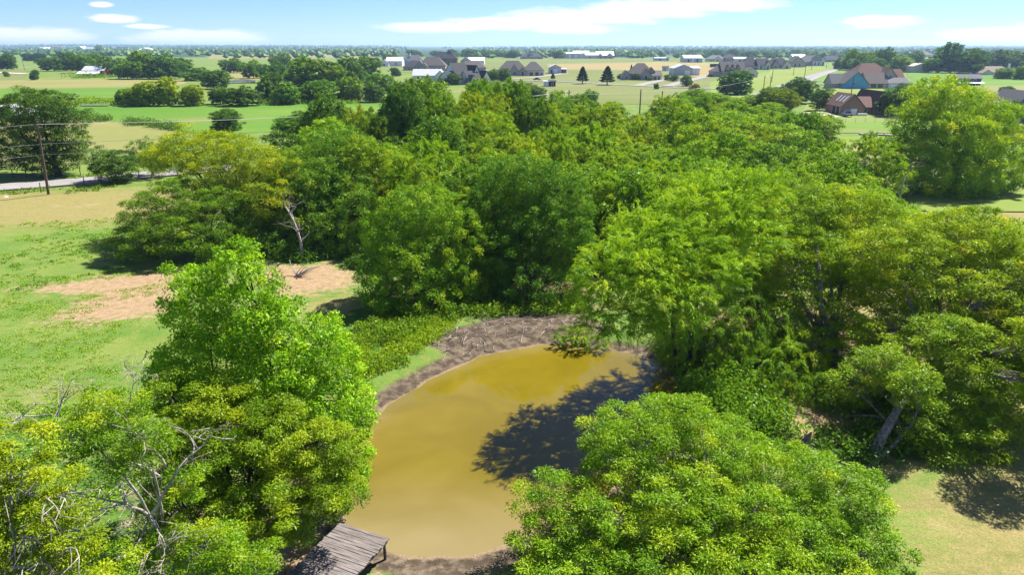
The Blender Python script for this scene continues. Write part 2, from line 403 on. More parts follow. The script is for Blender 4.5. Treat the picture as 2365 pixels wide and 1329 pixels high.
def build_water():
    m, nt, out = material('murky_pond_water')
    P = nt.pos(); n = nt.noise(0.18, 4, 0.6, P, 0.6); nr = nt.noise(6.0, 3, 0.5, P)
    sep = nt.new('ShaderNodeSeparateXYZ'); nt.l.new(P, sep.inputs[0])
    shallow = nt.attr('shallow')
    c = nt.mix(nt.step(n, 0.38, 0.72), (0.125, 0.094, 0.005), (0.160, 0.118, 0.008))
    c = nt.mix(nt.step(nt.math('ADD', shallow, nt.math('MULTIPLY', nt.math('SUBTRACT', n, 0.5), 0.5)), 0.25, 1.0), c, (0.190, 0.150, 0.062))  # paler shallows at the rim, plus the near end's painted sky reflection
    v = nt.new('ShaderNodeTexVoronoi'); v.inputs['Scale'].default_value = 1.4; nt.l.new(P, v.inputs['Vector'])
    speck = nt.math('MULTIPLY', nt.math('LESS_THAN', v.outputs['Distance'], 0.028), nt.step(nt.noise(0.3, 2, 0.5, P), 0.5, 0.6))
    c = nt.mix(speck, c, (0.3420, 0.2888, 0.0912))
    p = principled(nt, out, c, 0.03, 0.55, nr, 0.02, 0.02)
    p.inputs['IOR'].default_value = 1.33
    # one sheet over the basin
    xs = np.arange(POND[:, 0].min() - 1, POND[:, 0].max() + 1, 0.6); ys = np.arange(POND[:, 1].min() - 1, POND[:, 1].max() + 1, 0.6)
    X, Y = np.meshgrid(xs, ys); d = poly_sdf(POND, X, Y)
    near = np.clip(1 - (Y - 23)/9.0, 0, 1)  # paler near end: the sky's reflection painted into the water colour
    shallow = np.maximum(np.clip(1 + d/2.2, 0, 1)*0.55, near*0.95)
    ny, nx = X.shape; I = np.arange(nx*ny).reshape(ny, nx)
    Q = np.stack([I[:-1, :-1], I[:-1, 1:], I[1:, 1:], I[1:, :-1]], -1).reshape(-1, 4)
    keep = (d.ravel()[Q] < 0.8).any(1)
    used = np.unique(Q[keep]); remap = np.full(nx*ny, -1); remap[used] = np.arange(len(used))
    V = np.stack([X, Y, np.full(X.shape, 0.012)], -1).reshape(-1, 3)[used]
    link('pond_water', mesh_np('pond_water', V, remap[Q[keep]], tint={'shallow': shallow.ravel()[used]}, mats=(m,)), kind='structure')
build_water()

# ------------------------------------------------------------------ far sheets: fields, roads, drives
def field_mat(name, a, b, s=0.03, c=None):
    m, nt, out = material(name); P = nt.pos()
    st = nt.new('ShaderNodeVectorMath', operation='MULTIPLY'); st.inputs[1].default_value = (0.35, 1, 1); nt.l.new(P, st.inputs[0])
    n = nt.noise(s, 6, 0.65, st.outputs[0]); n2 = nt.noise(s*18, 4, 0.7, P)
    col = nt.mix(nt.step(nt.math('ADD', nt.math('MULTIPLY', n, 0.7), nt.math('MULTIPLY', n2, 0.3)), 0.36, 0.66), a, b)
    if c: col = nt.mix(nt.step(nt.noise(s*0.6, 5, 0.6, P), 0.55, 0.7), col, c)
    principled(nt, out, col, 0.95, 0.1, n2, 0.5, 0.1)
    return m
FM = {
    'lush': field_mat('field_lush', (0.062, 0.150, 0.013), (0.115, 0.190, 0.024), 0.03, (0.1520, 0.1672, 0.0418)),
    'mown': field_mat('field_mown', (0.1026, 0.1330, 0.0319), (0.1558, 0.1634, 0.0532), 0.02),
    'pale': field_mat('field_pale', (0.1520, 0.1710, 0.0471), (0.2204, 0.1862, 0.0699), 0.02),
    'tan':  field_mat('field_tan', (0.2508, 0.1938, 0.0798), (0.2052, 0.1710, 0.0646), 0.015, (0.2736, 0.2204, 0.1140)),
    'lime': field_mat('field_lime', (0.1254, 0.1862, 0.0274), (0.1748, 0.1976, 0.0418), 0.04),
}
CONCRETE = field_mat('concrete', (0.215, 0.200, 0.190), (0.265, 0.245, 0.225), 0.3)
ASPHALT = field_mat('worn_asphalt', (0.1900, 0.1862, 0.1824), (0.2356, 0.2280, 0.2204), 0.3)
GRAVEL = field_mat('pale_gravel', (0.3800, 0.3268, 0.2584), (0.4408, 0.3800, 0.3116), 0.3)
_fz = [0.0]
def sheet(name, pts, mat, z=None):
    _fz[0] += 0.006; z = 0.02 + _fz[0] if z is None else z
    P = px_poly(pts)
    # wavy edges, so that field borders are not ruler-straight
    L = []
    for i in range(len(P)):
        a, b = P[i], P[(i+1) % len(P)]; n = max(2, min(14, int(np.linalg.norm(b - a)/8)))
        for k in range(n): L.append(a + (b - a)*k/n)
    L = np.array(L); w = 0.004*np.linalg.norm(L, axis=1)
    L = L + np.stack([wave(L[:, 0], L[:, 1], 0.09, 11)*w, wave(L[:, 0], L[:, 1], 0.09, 12)*w*3], 1)
    me = bpy.data.meshes.new(name); me.from_pydata([(x, y, z) for x, y in L], [], [tuple(range(len(L)))]); me.materials.append(mat)
    if me.polygons[0].normal.z < 0: me.flip_normals()
    return link(name, me, kind='structure')
def ribbon(name, pts, width, mat, z):
    P = px_poly(pts); Q = []
    for i in range(len(P) - 1):
        for k in range(8): Q.append(P[i] + (P[i+1] - P[i])*k/8)
    Q.append(P[-1]); Q = np.array(Q)
    for _ in range(12): Q[1:-1] = (Q[:-2] + 2*Q[1:-1] + Q[2:])/4
    T = np.gradient(Q, axis=0); T /= np.linalg.norm(T, axis=1)[:, None]; N = np.stack([-T[:, 1], T[:, 0]], 1)
    k = len(Q); A = Q + N*width/2; B = Q - N*width/2
    # a slab with a low edge
    V = [(x, y, z) for x, y in A] + [(x, y, z) for x, y in B] + [(x, y, -0.05) for x, y in A] + [(x, y, -0.05) for x, y in B]
    F_ = []
    for i in range(k - 1):
        F_ += [(k + i, k + i + 1, i + 1, i), (i, i + 1, 2*k + i + 1, 2*k + i), (k + i + 1, k + i, 3*k + i, 3*k + i + 1)]
    me = bpy.data.meshes.new(name); me.from_pydata(V, [], F_); me.materials.append(mat)
    return link(name, me, kind='structure')

sheet('field', [(150, 246), (500, 243), (850, 236), (1000, 240), (1000, 300), (480, 308), (420, 300), (180, 268)], FM['lush'])
sheet('field', [(-300, 290), (195, 276), (420, 303), (330, 352), (190, 340), (-300, 345)], FM['pale'])
sheet('field', [(-300, 345), (330, 352), (380, 372), (100, 385), (-300, 390)], FM['mown'])
sheet('field', [(-300, 208), (290, 202), (300, 240), (150, 246), (-300, 246)], FM['lush'])
sheet('field', [(-300, 200), (60, 184), (430, 182), (420, 196), (290, 202), (-300, 208)], FM['pale'])
sheet('field', [(-300, 165), (60, 160), (60, 184), (-300, 200)], FM['mown'])
sheet('field', [(-300, 120), (330, 119), (330, 131), (-300, 134)], FM['lush'])
sheet('field', [(480, 124), (860, 124), (860, 133), (480, 137)], FM['pale'])
sheet('field', [(540, 158), (590, 158), (600, 185), (520, 186)], FM['pale'])
sheet('field', [(860, 148), (960, 143), (1250, 143), (1650, 165), (1800, 190), (1720, 240), (1200, 240), (1100, 190), (880, 160)], FM['mown'])
sheet('field', [(1180, 133), (1580, 133), (1580, 141), (1230, 144)], FM['mown'])
sheet('field', [(1260, 148), (1500, 143), (1690, 146), (1650, 164), (1500, 163), (1290, 160)], FM['tan'])
sheet('field', [(1560, 166), (1650, 158), (1660, 172), (1610, 178)], FM['tan'])
sheet('field', [(1790, 162), (1900, 152), (1920, 160), (1800, 200), (1740, 235), (1640, 220), (1640, 190)], FM['lime'])
sheet('field', [(1900, 205), (2110, 198), (2365, 180), (2365, 240), (1990, 300), (1900, 270), (1850, 260)], FM['lime'])
sheet('field', [(1900, 285), (2110, 285), (2110, 308), (1900, 308)], FM['lush'])
sheet('field', [(1900, 316), (2110, 316), (2110, 340), (1920, 340)], FM['lime'])
sheet('field', [(1960, 340), (2110, 340), (2110, 420), (2030, 440)], FM['pale'])
sheet('field', [(2090, 440), (2600, 436), (2700, 492), (2110, 490)], FM['lime'])
sheet('field', [(2100, 168), (2600, 166), (2600, 196), (2110, 200)], FM['lush'])
sheet('field', [(2140, 197), (2600, 197), (2600, 214), (2150, 214)], FM['pale'])
sheet('field', [(1890, 172), (1990, 164), (1990, 184), (1880, 200)], FM['lush'])
ribbon('road', [(-260, 462), (-100, 447), (0, 435), (120, 427), (250, 415), (380, 402), (540, 390)], 5.8, CONCRETE, 0.26)
ribbon('road', [(1738, 226), (1752, 219), (1795, 204), (1850, 184), (1900, 168), (1940, 158)], 6.0, ASPHALT, 0.28)
ribbon('driveway', [(1180, 186), (1300, 189), (1400, 195), (1500, 200), (1560, 203), (1700, 207)], 4.6, CONCRETE, 0.30)
ribbon('driveway', [(1470, 199), (1500, 192), (1540, 184), (1570, 183)], 6.0, CONCRETE, 0.32)
ribbon('driveway', [(1540, 200), (1580, 189), (1615, 181), (1650, 172)], 6.0, CONCRETE, 0.34)
ribbon('driveway', [(1160, 184), (1215, 181), (1262, 176), (1310, 169)], 6.0, CONCRETE, 0.33)
ribbon('driveway', [(1860, 190), (1900, 173), (1935, 161)], 4.0, CONCRETE, 0.31)
ribbon('driveway', [(1850, 186), (1905, 189), (1960, 191)], 3.5, CONCRETE, 0.35)
ribbon('driveway', [(1860, 194), (1905, 196), (1950, 199)], 3.5, CONCRETE, 0.36)
sheet('driveway', [(1850, 263), (1900, 258), (1940, 272), (1920, 276), (1855, 273)], GRAVEL, 0.3)
ribbon('path', [(1985, 311), (2020, 312), (2060, 314)], 1.6, CONCRETE, 0.3)
ribbon('road', [(-80, 165), (0, 168), (65, 171)], 9, GRAVEL, 0.3)
ribbon('road', [(40, 156), (100, 156), (160, 154)], 7, GRAVEL, 0.3)
ribbon('path', [(1090, 170), (1200, 172)], 3, CONCRETE, 0.31)
_w, _nt, _o = material('still_water'); principled(_nt, _o, (0.19, 0.19, 0.155), 0.08, 0.5)
sheet('pond', [(528, 187), (560, 184), (590, 186), (588, 192), (535, 193)], _w, 0.3)
sheet('pond', [(189, 242), (225, 239), (262, 240), (258, 245), (195, 245)], _w, 0.3)

# ------------------------------------------------------------------ trees
def unit(a): return a/(np.linalg.norm(a, axis=-1, keepdims=True) + 1e-9)

def crown_arrays(rs, lobes, leaf, lai, style, clump_r, gap=0.0, hollow=0.55, droop=0.6, leaf_scale=0.78, pack=1.45):
    """lobes: (cx, cy, cz, rx, ry, rz). Leaf quads gathered in clumps on and in the lobes; returns verts, quads, tint, clump centres"""
    L, W = leaf[0]*leaf_scale, leaf[1]*leaf_scale
    lobes = np.asarray(lobes, float)
    C, R = lobes[:, :3], lobes[:, 3:6]
    area = 4*math.pi*((R[:, 0]*R[:, 1])**1.6/3 + (R[:, 0]*R[:, 2])**1.6/3 + (R[:, 1]*R[:, 2])**1.6/3)**(1/1.6)
    A = 0.62*area.sum()
    nleaf = int(A*lai/(L*W*0.5)) + 50
    # tufts: spaced apart on the outside of the crown so that dark gaps stay between them, fewer inside
    sp = clump_r*pack; want = int(A/(sp*sp*0.75)) + 6; m = want*6
    ph = rs.uniform(0, 6.28, (len(lobes), 6)); fr = rs.normal(size=(len(lobes), 6, 3))*2.6
    pick = rs.choice(len(lobes), m, p=area/area.sum())
    d = unit(rs.normal(size=(m, 3)) + np.array([0, 0, 0.22]))
    bump = np.sin(np.einsum('nkj,nj->nk', fr[pick], d) + ph[pick]).sum(1)/6
    inner = rs.uniform(size=m) < 0.30
    rad = np.where(inner, rs.uniform(0.4, hollow + 0.2, m), rs.uniform(0.90, 1.02, m))*(1 + 0.30*bump) + np.where(rs.uniform(size=m) > 0.93, rs.exponential(0.10, m), 0)
    c = C[pick] + d*R[pick]*rad[:, None]
    deep = np.zeros(m)
    for k in range(len(lobes)):
        q = np.linalg.norm((c - C[k])/R[k], axis=1); deep += (q < 0.62)*(pick != k)
    gapn = np.sin(c @ rs.normal(size=3)*1.3 + 1) + np.sin(c @ rs.normal(size=3)*1.9 + 2) + np.sin(c @ rs.normal(size=3)*2.6)
    ok = (rs.uniform(size=m) > np.clip(deep*0.5, 0, 0.85)) & (gapn > -3 + 2.6*gap)
    cell = {}; keep = []
    key = np.floor(c/sp).astype(int)
    for i in np.where(ok)[0]:
        kx, ky, kz = key[i]; good = True
        for ax in (-1, 0, 1):
            for ay in (-1, 0, 1):
                for az in (-1, 0, 1):
                    for j in cell.get((kx + ax, ky + ay, kz + az), ()):
                        if ((c[i] - c[j])**2).sum() < sp*sp*0.72: good = False; break
                    if not good: break
                if not good: break
            if not good: break
        if good: keep.append(i); cell.setdefault((kx, ky, kz), []).append(i)
    keep = np.array(keep)
    c, d, pick = c[keep], d[keep], pick[keep]; ncl = len(c)
    per = max(20, int(nleaf*0.85/ncl)//5*5)
    ctint = np.clip(0.45 + 0.16*rs.normal(size=ncl) + 0.10*np.sin(c @ rs.normal(size=3)*0.9 + 1.3) + (rs.uniform(size=ncl) > 0.985)*0.5, 0, 1)
    n = ncl*per
    ci = np.repeat(np.arange(ncl), per)
    size = rs.uniform(0.75, 1.35, ncl)
    if style == 'willow':
        t = rs.uniform(0, 1, n); strand = np.repeat(rs.normal(size=(ncl*5, 3)), per//5, axis=0)[:n]
        out = unit(d[ci]*np.array([1, 1, 0.3]) + 0.7*strand*np.array([1, 1, 0.5]))
        ln = clump_r*2.0*size[ci]
        drop = np.array([0, 0, -1.0]); lift = 0.55 if droop < 0.7 else 0.1
        P = c[ci] + out*(ln*t*0.75)[:, None] + drop*(ln*(t**2)*droop - ln*t*lift)[:, None] + rs.normal(size=(n, 3))*clump_r*0.10
        axis = unit(out*0.75 + drop*(2*droop*t - lift)[:, None] + rs.normal(size=(n, 3))*0.28)
        nrm = unit(np.cross(axis, rs.normal(size=(n, 3)))*0.6 + np.array([0, 0, 0.9]) + out*0.3)
    elif style == 'spray':
        off = unit(rs.normal(size=(n, 3)) + np.array([0, 0, 0.5]) + d[ci]*0.45)
        q = rs.uniform(0.25, 1.0, n)**0.8
        P = c[ci] + off*np.array([1.15, 1.15, 0.6])*(clump_r*size[ci]*q)[:, None]
        axis = unit(off*np.array([1, 1, 0.35]) + rs.normal(size=(n, 3))*0.45 + np.array([0, 0, -0.15]))
        nrm = unit(rs.normal(size=(n, 3))*0.42 + np.array([0, 0, 0.65]) + off*0.6)
    else:
        off = unit(rs.normal(size=(n, 3)) + np.array([0, 0, 0.35]) + d[ci]*0.5)
        q = rs.uniform(0.3, 1.0, n)
        P = c[ci] + off*np.array([1, 1, 0.85])*(clump_r*size[ci]*q)[:, None]
        axis = unit(rs.normal(size=(n, 3)) + off*0.4 + np.array([0, 0, -0.3]))
        nrm = unit(rs.normal(size=(n, 3))*0.5 + np.array([0, 0, 0.35]) + off*0.8)
    side = unit(np.cross(axis, nrm)); nrm = np.cross(side, axis)
    ls = (L*rs.uniform(0.5, 1.5, n))[:, None]; ws = (W*rs.uniform(0.55, 1.35, n))[:, None]
    fold = nrm*ws*0.22*rs.uniform(-1, 1, (n, 1))
    sk = side*ws*rs.uniform(-0.25, 0.25, (n, 1))
    V = np.stack([P - axis*ls*0.42 - side*ws*0.5 + sk, P - axis*ls*0.42 + side*ws*0.5 + fold, P + axis*ls*0.58 - sk], 1).reshape(-1, 3)
    Q = np.arange(3*n).reshape(-1, 3)
    lt = np.clip(ctint[ci] + rs.normal(size=n)*0.10, 0, 1)
    return V, Q, np.repeat(lt, 3), c, pick

def bez(a, b, rs, sag=0.12, n=6):
    a, b = np.asarray(a, float), np.asarray(b, float); t = np.linspace(0, 1, n)[:, None]
    ln = np.linalg.norm(b - a); m = (a + b)/2 + rs.normal(size=3)*ln*sag*np.array([1, 1, 0.5]) + np.array([0, 0, ln*0.06])
    return (1-t)**2*a + 2*t*(1-t)*m + t*t*b

def trunk_mb(rs, lobes, clumps, pick, r0, stems=1, twigs=10, top=None, lean=(0, 0)):
    mb = MB(); lobes = np.asarray(lobes, float); cen = lobes[:, :3].mean(0); zmin = (lobes[:, 2] - lobes[:, 5]).min()
    hub_z = max(0.35*lobes[:, 2].max(), min(0.7*lobes[:, 2].max(), lobes[:, 2].min()*0.8 + 0.3))
    for s in range(stems):
        off = rs.normal(size=2)*r0*(1.4 if stems > 1 else 0)
        hub = np.array([cen[0]*0.45 + lean[0] + off[0]*2, cen[1]*0.45 + lean[1] + off[1]*2, hub_z])
        P = bez((off[0], off[1], -0.25), hub, rs, 0.07, 7)
        fl = np.linspace(1, 0.62, 7); fl[0] = 1.25
        mb.tube(P, r0*fl/math.sqrt(stems), 8)
        mine = [k for k in range(len(lobes)) if k % stems == s]
        for k in mine:
            st = P[rs.randint(3, 7)]; lp = bez(st, lobes[k, :3] + np.array([0, 0, 0.25*lobes[k, 5]]), rs, 0.16, 6)
            lr = r0*0.42/math.sqrt(stems)**0.5
            mb.tube(lp, np.linspace(lr, lr*0.3, 6), 6)
            ids = np.where(pick == k)[0]
            if len(ids):
                for j in rs.choice(ids, min(twigs, len(ids)), replace=False):
                    tp = bez(lp[rs.randint(2, 6)], clumps[j], rs, 0.14, 4)
                    mb.tube(tp, np.linspace(lr*0.26, lr*0.06, 4), 4)
    return mb

TREES_TRI = [0]
def custom_tree(name, label, cat, base, lobes_px, leafkey, leaf, lai, style, clump, r0, seed, stems=1, twigs=10, gap=0.0, group=None, bark=None, limbs=(), lean=(0, 0), hollow=0.55, squash=0.85, droop=0.6, leaf_scale=0.66, pack=1.4):
    """base (X, Y); lobes (u, v, Y, ru, rv[, depth factor]) read off the photograph at the distance where they hang"""
    rs = np.random.RandomState(seed)
    bx, by = base; bz = g1(bx, by)
    lobes = []
    for lb in lobes_px:
        u, v, Y, ru, rv = lb[:5]; p, t = pix(u, v, Y)
        rx, rz = ru*t/F, rv*t/F; ry = (lb[5] if len(lb) > 5 else squash)*max(rx, 0.8*rz)
        # keep the lobe's tilt in mind: seen from above, a lobe's outline mixes height and depth
        lobes.append((p[0] - bx, p[1] - by, p[2] - bz, rx, ry, max(rz*1.05, 0.5*rx)))
    V, Q, T, c, pick = crown_arrays(rs, lobes, leaf, lai, style, clump, gap, hollow, droop, leaf_scale, pack)
    low = V.reshape(-1, 3, 3)[:, :, 2].min(1) > (-bz + 0.05); V = V.reshape(-1, 3, 3)[low].reshape(-1, 3); T = T.reshape(-1, 3)[low].ravel(); Q = np.arange(len(V)).reshape(-1, 3)
    TREES_TRI[0] += len(Q)
    root = empty(name, (bx, by, bz), 0, label, cat, group)
    mb = trunk_mb(rs, lobes, c, pick, r0, stems, twigs, lean=lean)
    for (pts, ra, rb) in limbs:
        P = np.array([pix(u, v, Y)[0] - np.array([bx, by, bz]) for u, v, Y in pts]); n = len(P)
        k = 4*n; t = np.linspace(0, n - 1, k); P = np.stack([np.interp(t, np.arange(n), P[:, j]) for j in range(3)], 1)
        for _ in range(2): P[1:-1] = (P[:-2] + 2*P[1:-1] + P[2:])/4
        if ra < 0.15:
            ra, rb = ra*0.62, rb*0.45; P[2:] += np.cumsum(rs.normal(size=(k - 2, 3))*0.022, 0)
            for _ in range(9):
                i = rs.randint(k//3, k); dd = unit(P[min(i + 1, k - 1)] - P[i - 1] + rs.normal(size=3)*0.18); ln = rs.uniform(0.4, 1.3)
                tw = bez(P[i], P[i] + unit(dd + rs.normal(size=3)*0.8)*ln, rs, 0.2, 5); mb.tube(tw, np.linspace(ra*0.4, 0.006, 5), 4)
                for _ in range(3): mb.tube(bez(tw[rs.randint(1, 5)], tw[-1] + rs.normal(size=3)*0.3, rs, 0.2, 3), np.linspace(0.012, 0.004, 3), 3)
        mb.tube(P, np.linspace(ra, rb, k), 8)
    link('trunk', mb.mesh('trunk', bark or BARK, True), root)
    link('crown', mesh_np('crown', V, None, Q, tint=T, mats=(LEAF[leafkey],)), root)
    return root

# --- trees round the pond, each shaped after its own outline -----------------------------------------------
custom_tree('broadleaf_tree', 'tall bright green tree with a stepped pointed crown between field and pond', 'tree', gp(630, 1165),
    [(550, 640, 26.5, 68, 68), (465, 715, 26.5, 82, 78), (580, 735, 26, 92, 88), (490, 830, 26, 112, 90), (650, 850, 26, 118, 98),
     (745, 830, 26.5, 78, 85), (775, 950, 26, 92, 95), (640, 960, 25.5, 150, 110), (790, 1070, 25.5, 62, 90), (430, 900, 26.3, 80, 85), (560, 590, 26.8, 28, 30)],
    'spring', (0.20, 0.12), 2.4, 'broad', 0.48, 0.20, 11, twigs=22, gap=0.45)
custom_tree('broadleaf_tree', 'sage green feathery tree whose dark trunk stands beside the wooden dock', 'tree', gp(578, 1372),
    [(400, 930, 23.2, 62, 58), (500, 950, 23.2, 80, 62), (610, 1010, 23, 110, 75), (730, 1040, 23, 85, 75), (470, 1060, 22, 100, 72), (600, 1120, 22, 110, 75), (730, 1130, 22.3, 85, 72),
     (410, 1160, 21, 75, 60), (520, 1190, 21, 90, 55), (660, 1195, 21.5, 85, 45), (790, 1110, 22.8, 40, 60)],
    'sage', (0.15, 0.075), 2.5, 'spray', 0.45, 0.22, 12, stems=1, twigs=26, gap=0.5, bark=BARK)
custom_tree('broadleaf_tree', 'half bare olive tree with pale dead limbs in the grass corner', 'tree', gp(400, 1330),
    [(250, 945, 19.5, 70, 40), (170, 1005, 18.8, 80, 40), (330, 1015, 19, 65, 40), (240, 1075, 18.5, 62, 32), (440, 1285, 17.5, 110, 55), (330, 1305, 17, 85, 42), (560, 1300, 17.8, 70, 42), (420, 1120, 18.7, 45, 32), (230, 1330, 16.6, 60, 40)],
    'sage', (0.135, 0.066), 2.2, 'spray', 0.4, 0.20, 13, stems=3, twigs=34, gap=0.75, bark=DEADWOOD,
    limbs=[([(400, 1290, 18), (350, 1190, 18.3), (250, 1160, 18.2), (150, 1130, 17.8)], 0.10, 0.03), ([(350, 1190, 18.3), (420, 1080, 18.8), (480, 1040, 19.2), (510, 1000, 19.4)], 0.09, 0.012),
           ([(340, 1210, 18.2), (310, 1270, 17.4), (330, 1340, 16.8)], 0.05, 0.015), ([(345, 1200, 18.2), (390, 1240, 17.4), (395, 1290, 16.9)], 0.05, 0.012),
           ([(170, 1010, 18.8), (120, 960, 19), (150, 890, 19.4), (170, 870, 19.6)], 0.06, 0.012), ([(120, 960, 19), (40, 960, 18.8), (-20, 1010, 18.6)], 0.05, 0.012),
           ([(230, 1200, 18), (180, 1230, 17.5), (90, 1190, 17.3)], 0.07, 0.02), ([(250, 1010, 19), (290, 1020, 19), (340, 1010, 19)], 0.045, 0.015), ([(300, 930, 19.3), (310, 880, 19.6), (295, 860, 19.7)], 0.03, 0.008)])
custom_tree('broadleaf_tree', 'golden yellow leaved tree with bare limbs below the half bare tree', 'tree', (-12.5, 10.5),
    [(30, 1035, 13.4, 80, 40), (100, 1100, 13.2, 50, 34), (30, 1140, 13, 70, 38), (110, 1190, 12.8, 70, 40), (60, 1255, 12.4, 90, 48), (150, 1260, 12.6, 60, 50), (60, 1320, 12, 120, 42), (175, 1320, 12.2, 50, 42), (-80, 1150, 13, 90, 80)],
    'gold', (0.12, 0.058), 2.2, 'spray', 0.36, 0.22, 14, stems=3, twigs=26, gap=0.8, bark=DEADWOOD,
    limbs=[([(-60, 1100, 13), (40, 1140, 12.9), (100, 1150, 12.8)], 0.08, 0.02), ([(-60, 1250, 12.5), (40, 1240, 12.4), (130, 1290, 12)], 0.09, 0.02)])
custom_tree('broadleaf_tree', 'wide rounded light green tree overhanging the muddy near shore of the pond', 'tree', gp(1600, 1470),
    [(1440, 1010, 25.2, 88, 62), (1550, 1000, 25.5, 110, 68), (1680, 1070, 24.6, 115, 82), (1820, 1120, 23.8, 115, 75), (1960, 1170, 23, 88, 82), (1430, 1120, 23.6, 95, 70),
     (1300, 1165, 23, 80, 62), (1255, 1245, 22, 72, 58), (1400, 1240, 21.8, 120, 80), (1570, 1180, 22.6, 140, 95), (1720, 1230, 21.8, 140, 90), (1880, 1270, 21.3, 130, 75), (2020, 1280, 21.3, 75, 60),
     (1520, 1300, 20.5, 150, 60), (1330, 1310, 20.7, 110, 50), (1740, 1320, 20.2, 160, 50), (1930, 1330, 20.2, 120, 45)],
    'sage', (0.165, 0.080), 2.35, 'spray', 0.5, 0.30, 15, stems=3, twigs=16, gap=0.28, bark=BARK_GREY)
custom_tree('willow_tree', 'bright yellow-green willow bending over the far end of the pond', 'tree', gp(1572, 868),
    [(1460, 640, 35.4, 105, 72), (1545, 590, 36.9, 100, 70), (1420, 715, 34.4, 78, 55), (1545, 700, 34.9, 92, 70), (1600, 505, 39.9, 92, 62), (1690, 450, 42.4, 105, 50), (1690, 545, 39.9, 95, 70), (1490, 545, 38.4, 75, 45), (1390, 650, 35.4, 52, 50), (1640, 640, 36.9, 70, 60)],
    'spring', (0.34, 0.070), 2.7, 'willow', 0.62, 0.28, 16, stems=2, twigs=10, gap=0.3, hollow=0.5, droop=0.5, pack=1.2)
custom_tree('willow_bush', 'small olive willow bush trailing in the water at the pond bend', 'bush', gp(1345, 790),
    [(1335, 785, 44, 38, 22), (1370, 798, 43.4, 24, 15), (1305, 778, 44.5, 22, 16)], 'olive', (0.30, 0.05), 2.4, 'willow', 0.4, 0.07, 17, stems=2, twigs=8)
custom_tree('willow_tree', 'dark green drooping willow shading the pond edge below the lime canopy', 'tree', gp(1790, 935),
    [(1640, 790, 40.5, 90, 72), (1740, 760, 41, 100, 75), (1700, 880, 38.2, 80, 62), (1600, 730, 42, 60, 55), (1790, 870, 38, 95, 80), (1620, 870, 39.2, 55, 50), (1850, 930, 36.5, 85, 65), (1740, 960, 36.5, 90, 50)],
    'fresh', (0.32, 0.06), 2.4, 'willow', 0.68, 0.22, 18, stems=2, twigs=8, gap=0.15, droop=0.9, pack=1.2)
custom_tree('broadleaf_tree', 'yellow-topped spreading tree with a curved grey limb behind the pond shade', 'tree', gp(1915, 880),
    [(1760, 520, 47, 92, 65), (1870, 490, 48, 110, 62), (1980, 510, 48, 100, 62), (1740, 630, 44, 78, 82), (1840, 600, 44, 105, 70), (1830, 690, 42, 75, 60), (1780, 720, 42, 65, 60), (1950, 590, 45, 90, 60), (1960, 660, 43, 60, 42), (1900, 800, 39.5, 55, 45), (1990, 790, 38.5, 60, 42), (1840, 800, 39.5, 45, 45), (1950, 740, 40, 50, 36)],
    'lime', (0.23, 0.115), 2.6, 'spray', 0.62, 0.32, 19, stems=2, twigs=14, gap=0.2, pack=1.3, bark=BARK_GREY,
    limbs=[([(1918, 878, 39.4), (1930, 800, 39.8), (1920, 760, 40), (1895, 720, 40.5), (1893, 640, 41.5), (1885, 570, 43)], 0.24, 0.12), ([(1893, 660, 41.3), (1850, 630, 41.5), (1820, 620, 41.8)], 0.09, 0.03), ([(1895, 735, 40.3), (1860, 725, 40.4)], 0.07, 0.03)])
custom_tree('broadleaf_tree', 'sprawling tree with a thick leaning trunk beside the dry lawn', 'tree', gp(1995, 1088),
    [(2200, 800, 34.5, 105, 62), (2330, 840, 34, 95, 75), (2240, 880, 33, 95, 55), (2170, 930, 32, 70, 45), (2310, 950, 32, 62, 48), (2210, 990, 31, 75, 40),
     (2280, 1025, 30.6, 52, 36), (2190, 1050, 30.2, 55, 28), (2040, 850, 33.5, 60, 42), (1900, 985, 34.5, 55, 36), (1960, 900, 34.5, 50, 36), (2040, 1000, 33.5, 40, 36), (1850, 1010, 34.5, 45, 30), (2110, 890, 31.2, 52, 40), (2140, 1000, 30.6, 45, 36)],
    'fresh', (0.21, 0.105), 2.6, 'spray', 0.55, 0.13, 20, stems=1, twigs=12, gap=0.2, pack=1.3, bark=BARK_GREY, lean=(2.2, 1.5),
    limbs=[([(1996, 1092, 29.6), (2040, 1005, 30.4), (2080, 935, 31.6), (2140, 870, 33)], 0.31, 0.10)])
custom_tree('broadleaf_tree', 'huge lime and yellow spreading tree with a forked grey trunk above the leaning one', 'tree', gp(2120, 925),
    [(2080, 600, 41, 120, 72), (2210, 570, 42, 120, 70), (2320, 620, 40, 95, 80), (2160, 680, 39, 105, 55), (2270, 700, 37.5, 110, 75), (2360, 720, 37, 70, 80), (2040, 680, 40, 60, 42), (2180, 750, 37, 60, 40), (2030, 775, 37, 62, 42), (2090, 735, 37.5, 50, 40), (2430, 640, 36.5, 80, 70), (2440, 740, 34.5, 90, 75), (2450, 850, 32.5, 80, 65), (2420, 790, 30.2, 75, 62), (2430, 900, 29.2, 65, 52)],
    'lime', (0.23, 0.115), 2.6, 'spray', 0.62, 0.34, 31, stems=1, twigs=16, gap=0.2, pack=1.3, bark=BARK_GREY,
    limbs=[([(2110, 880, 35.2), (2113, 800, 35.8), (2108, 720, 37), (2090, 660, 38.5)], 0.20, 0.10),
           ([(2112, 790, 36), (2075, 770, 36.2), (2050, 745, 36.5)], 0.09, 0.03), ([(2115, 800, 36), (2140, 740, 36.8), (2200, 690, 38)], 0.10, 0.04)])
custom_tree('broadleaf_tree', 'lime crowned tree at the lawn end of the pond thicket', 'tree', (41, 54),
    [(2170, 550, 49, 100, 42), (2290, 560, 48, 95, 46), (2080, 530, 51, 80, 42), (2370, 600, 46, 70, 52)], 'lime', (0.24, 0.12), 2.1, 'spray', 0.7, 0.3, 21, twigs=8, gap=0.2)
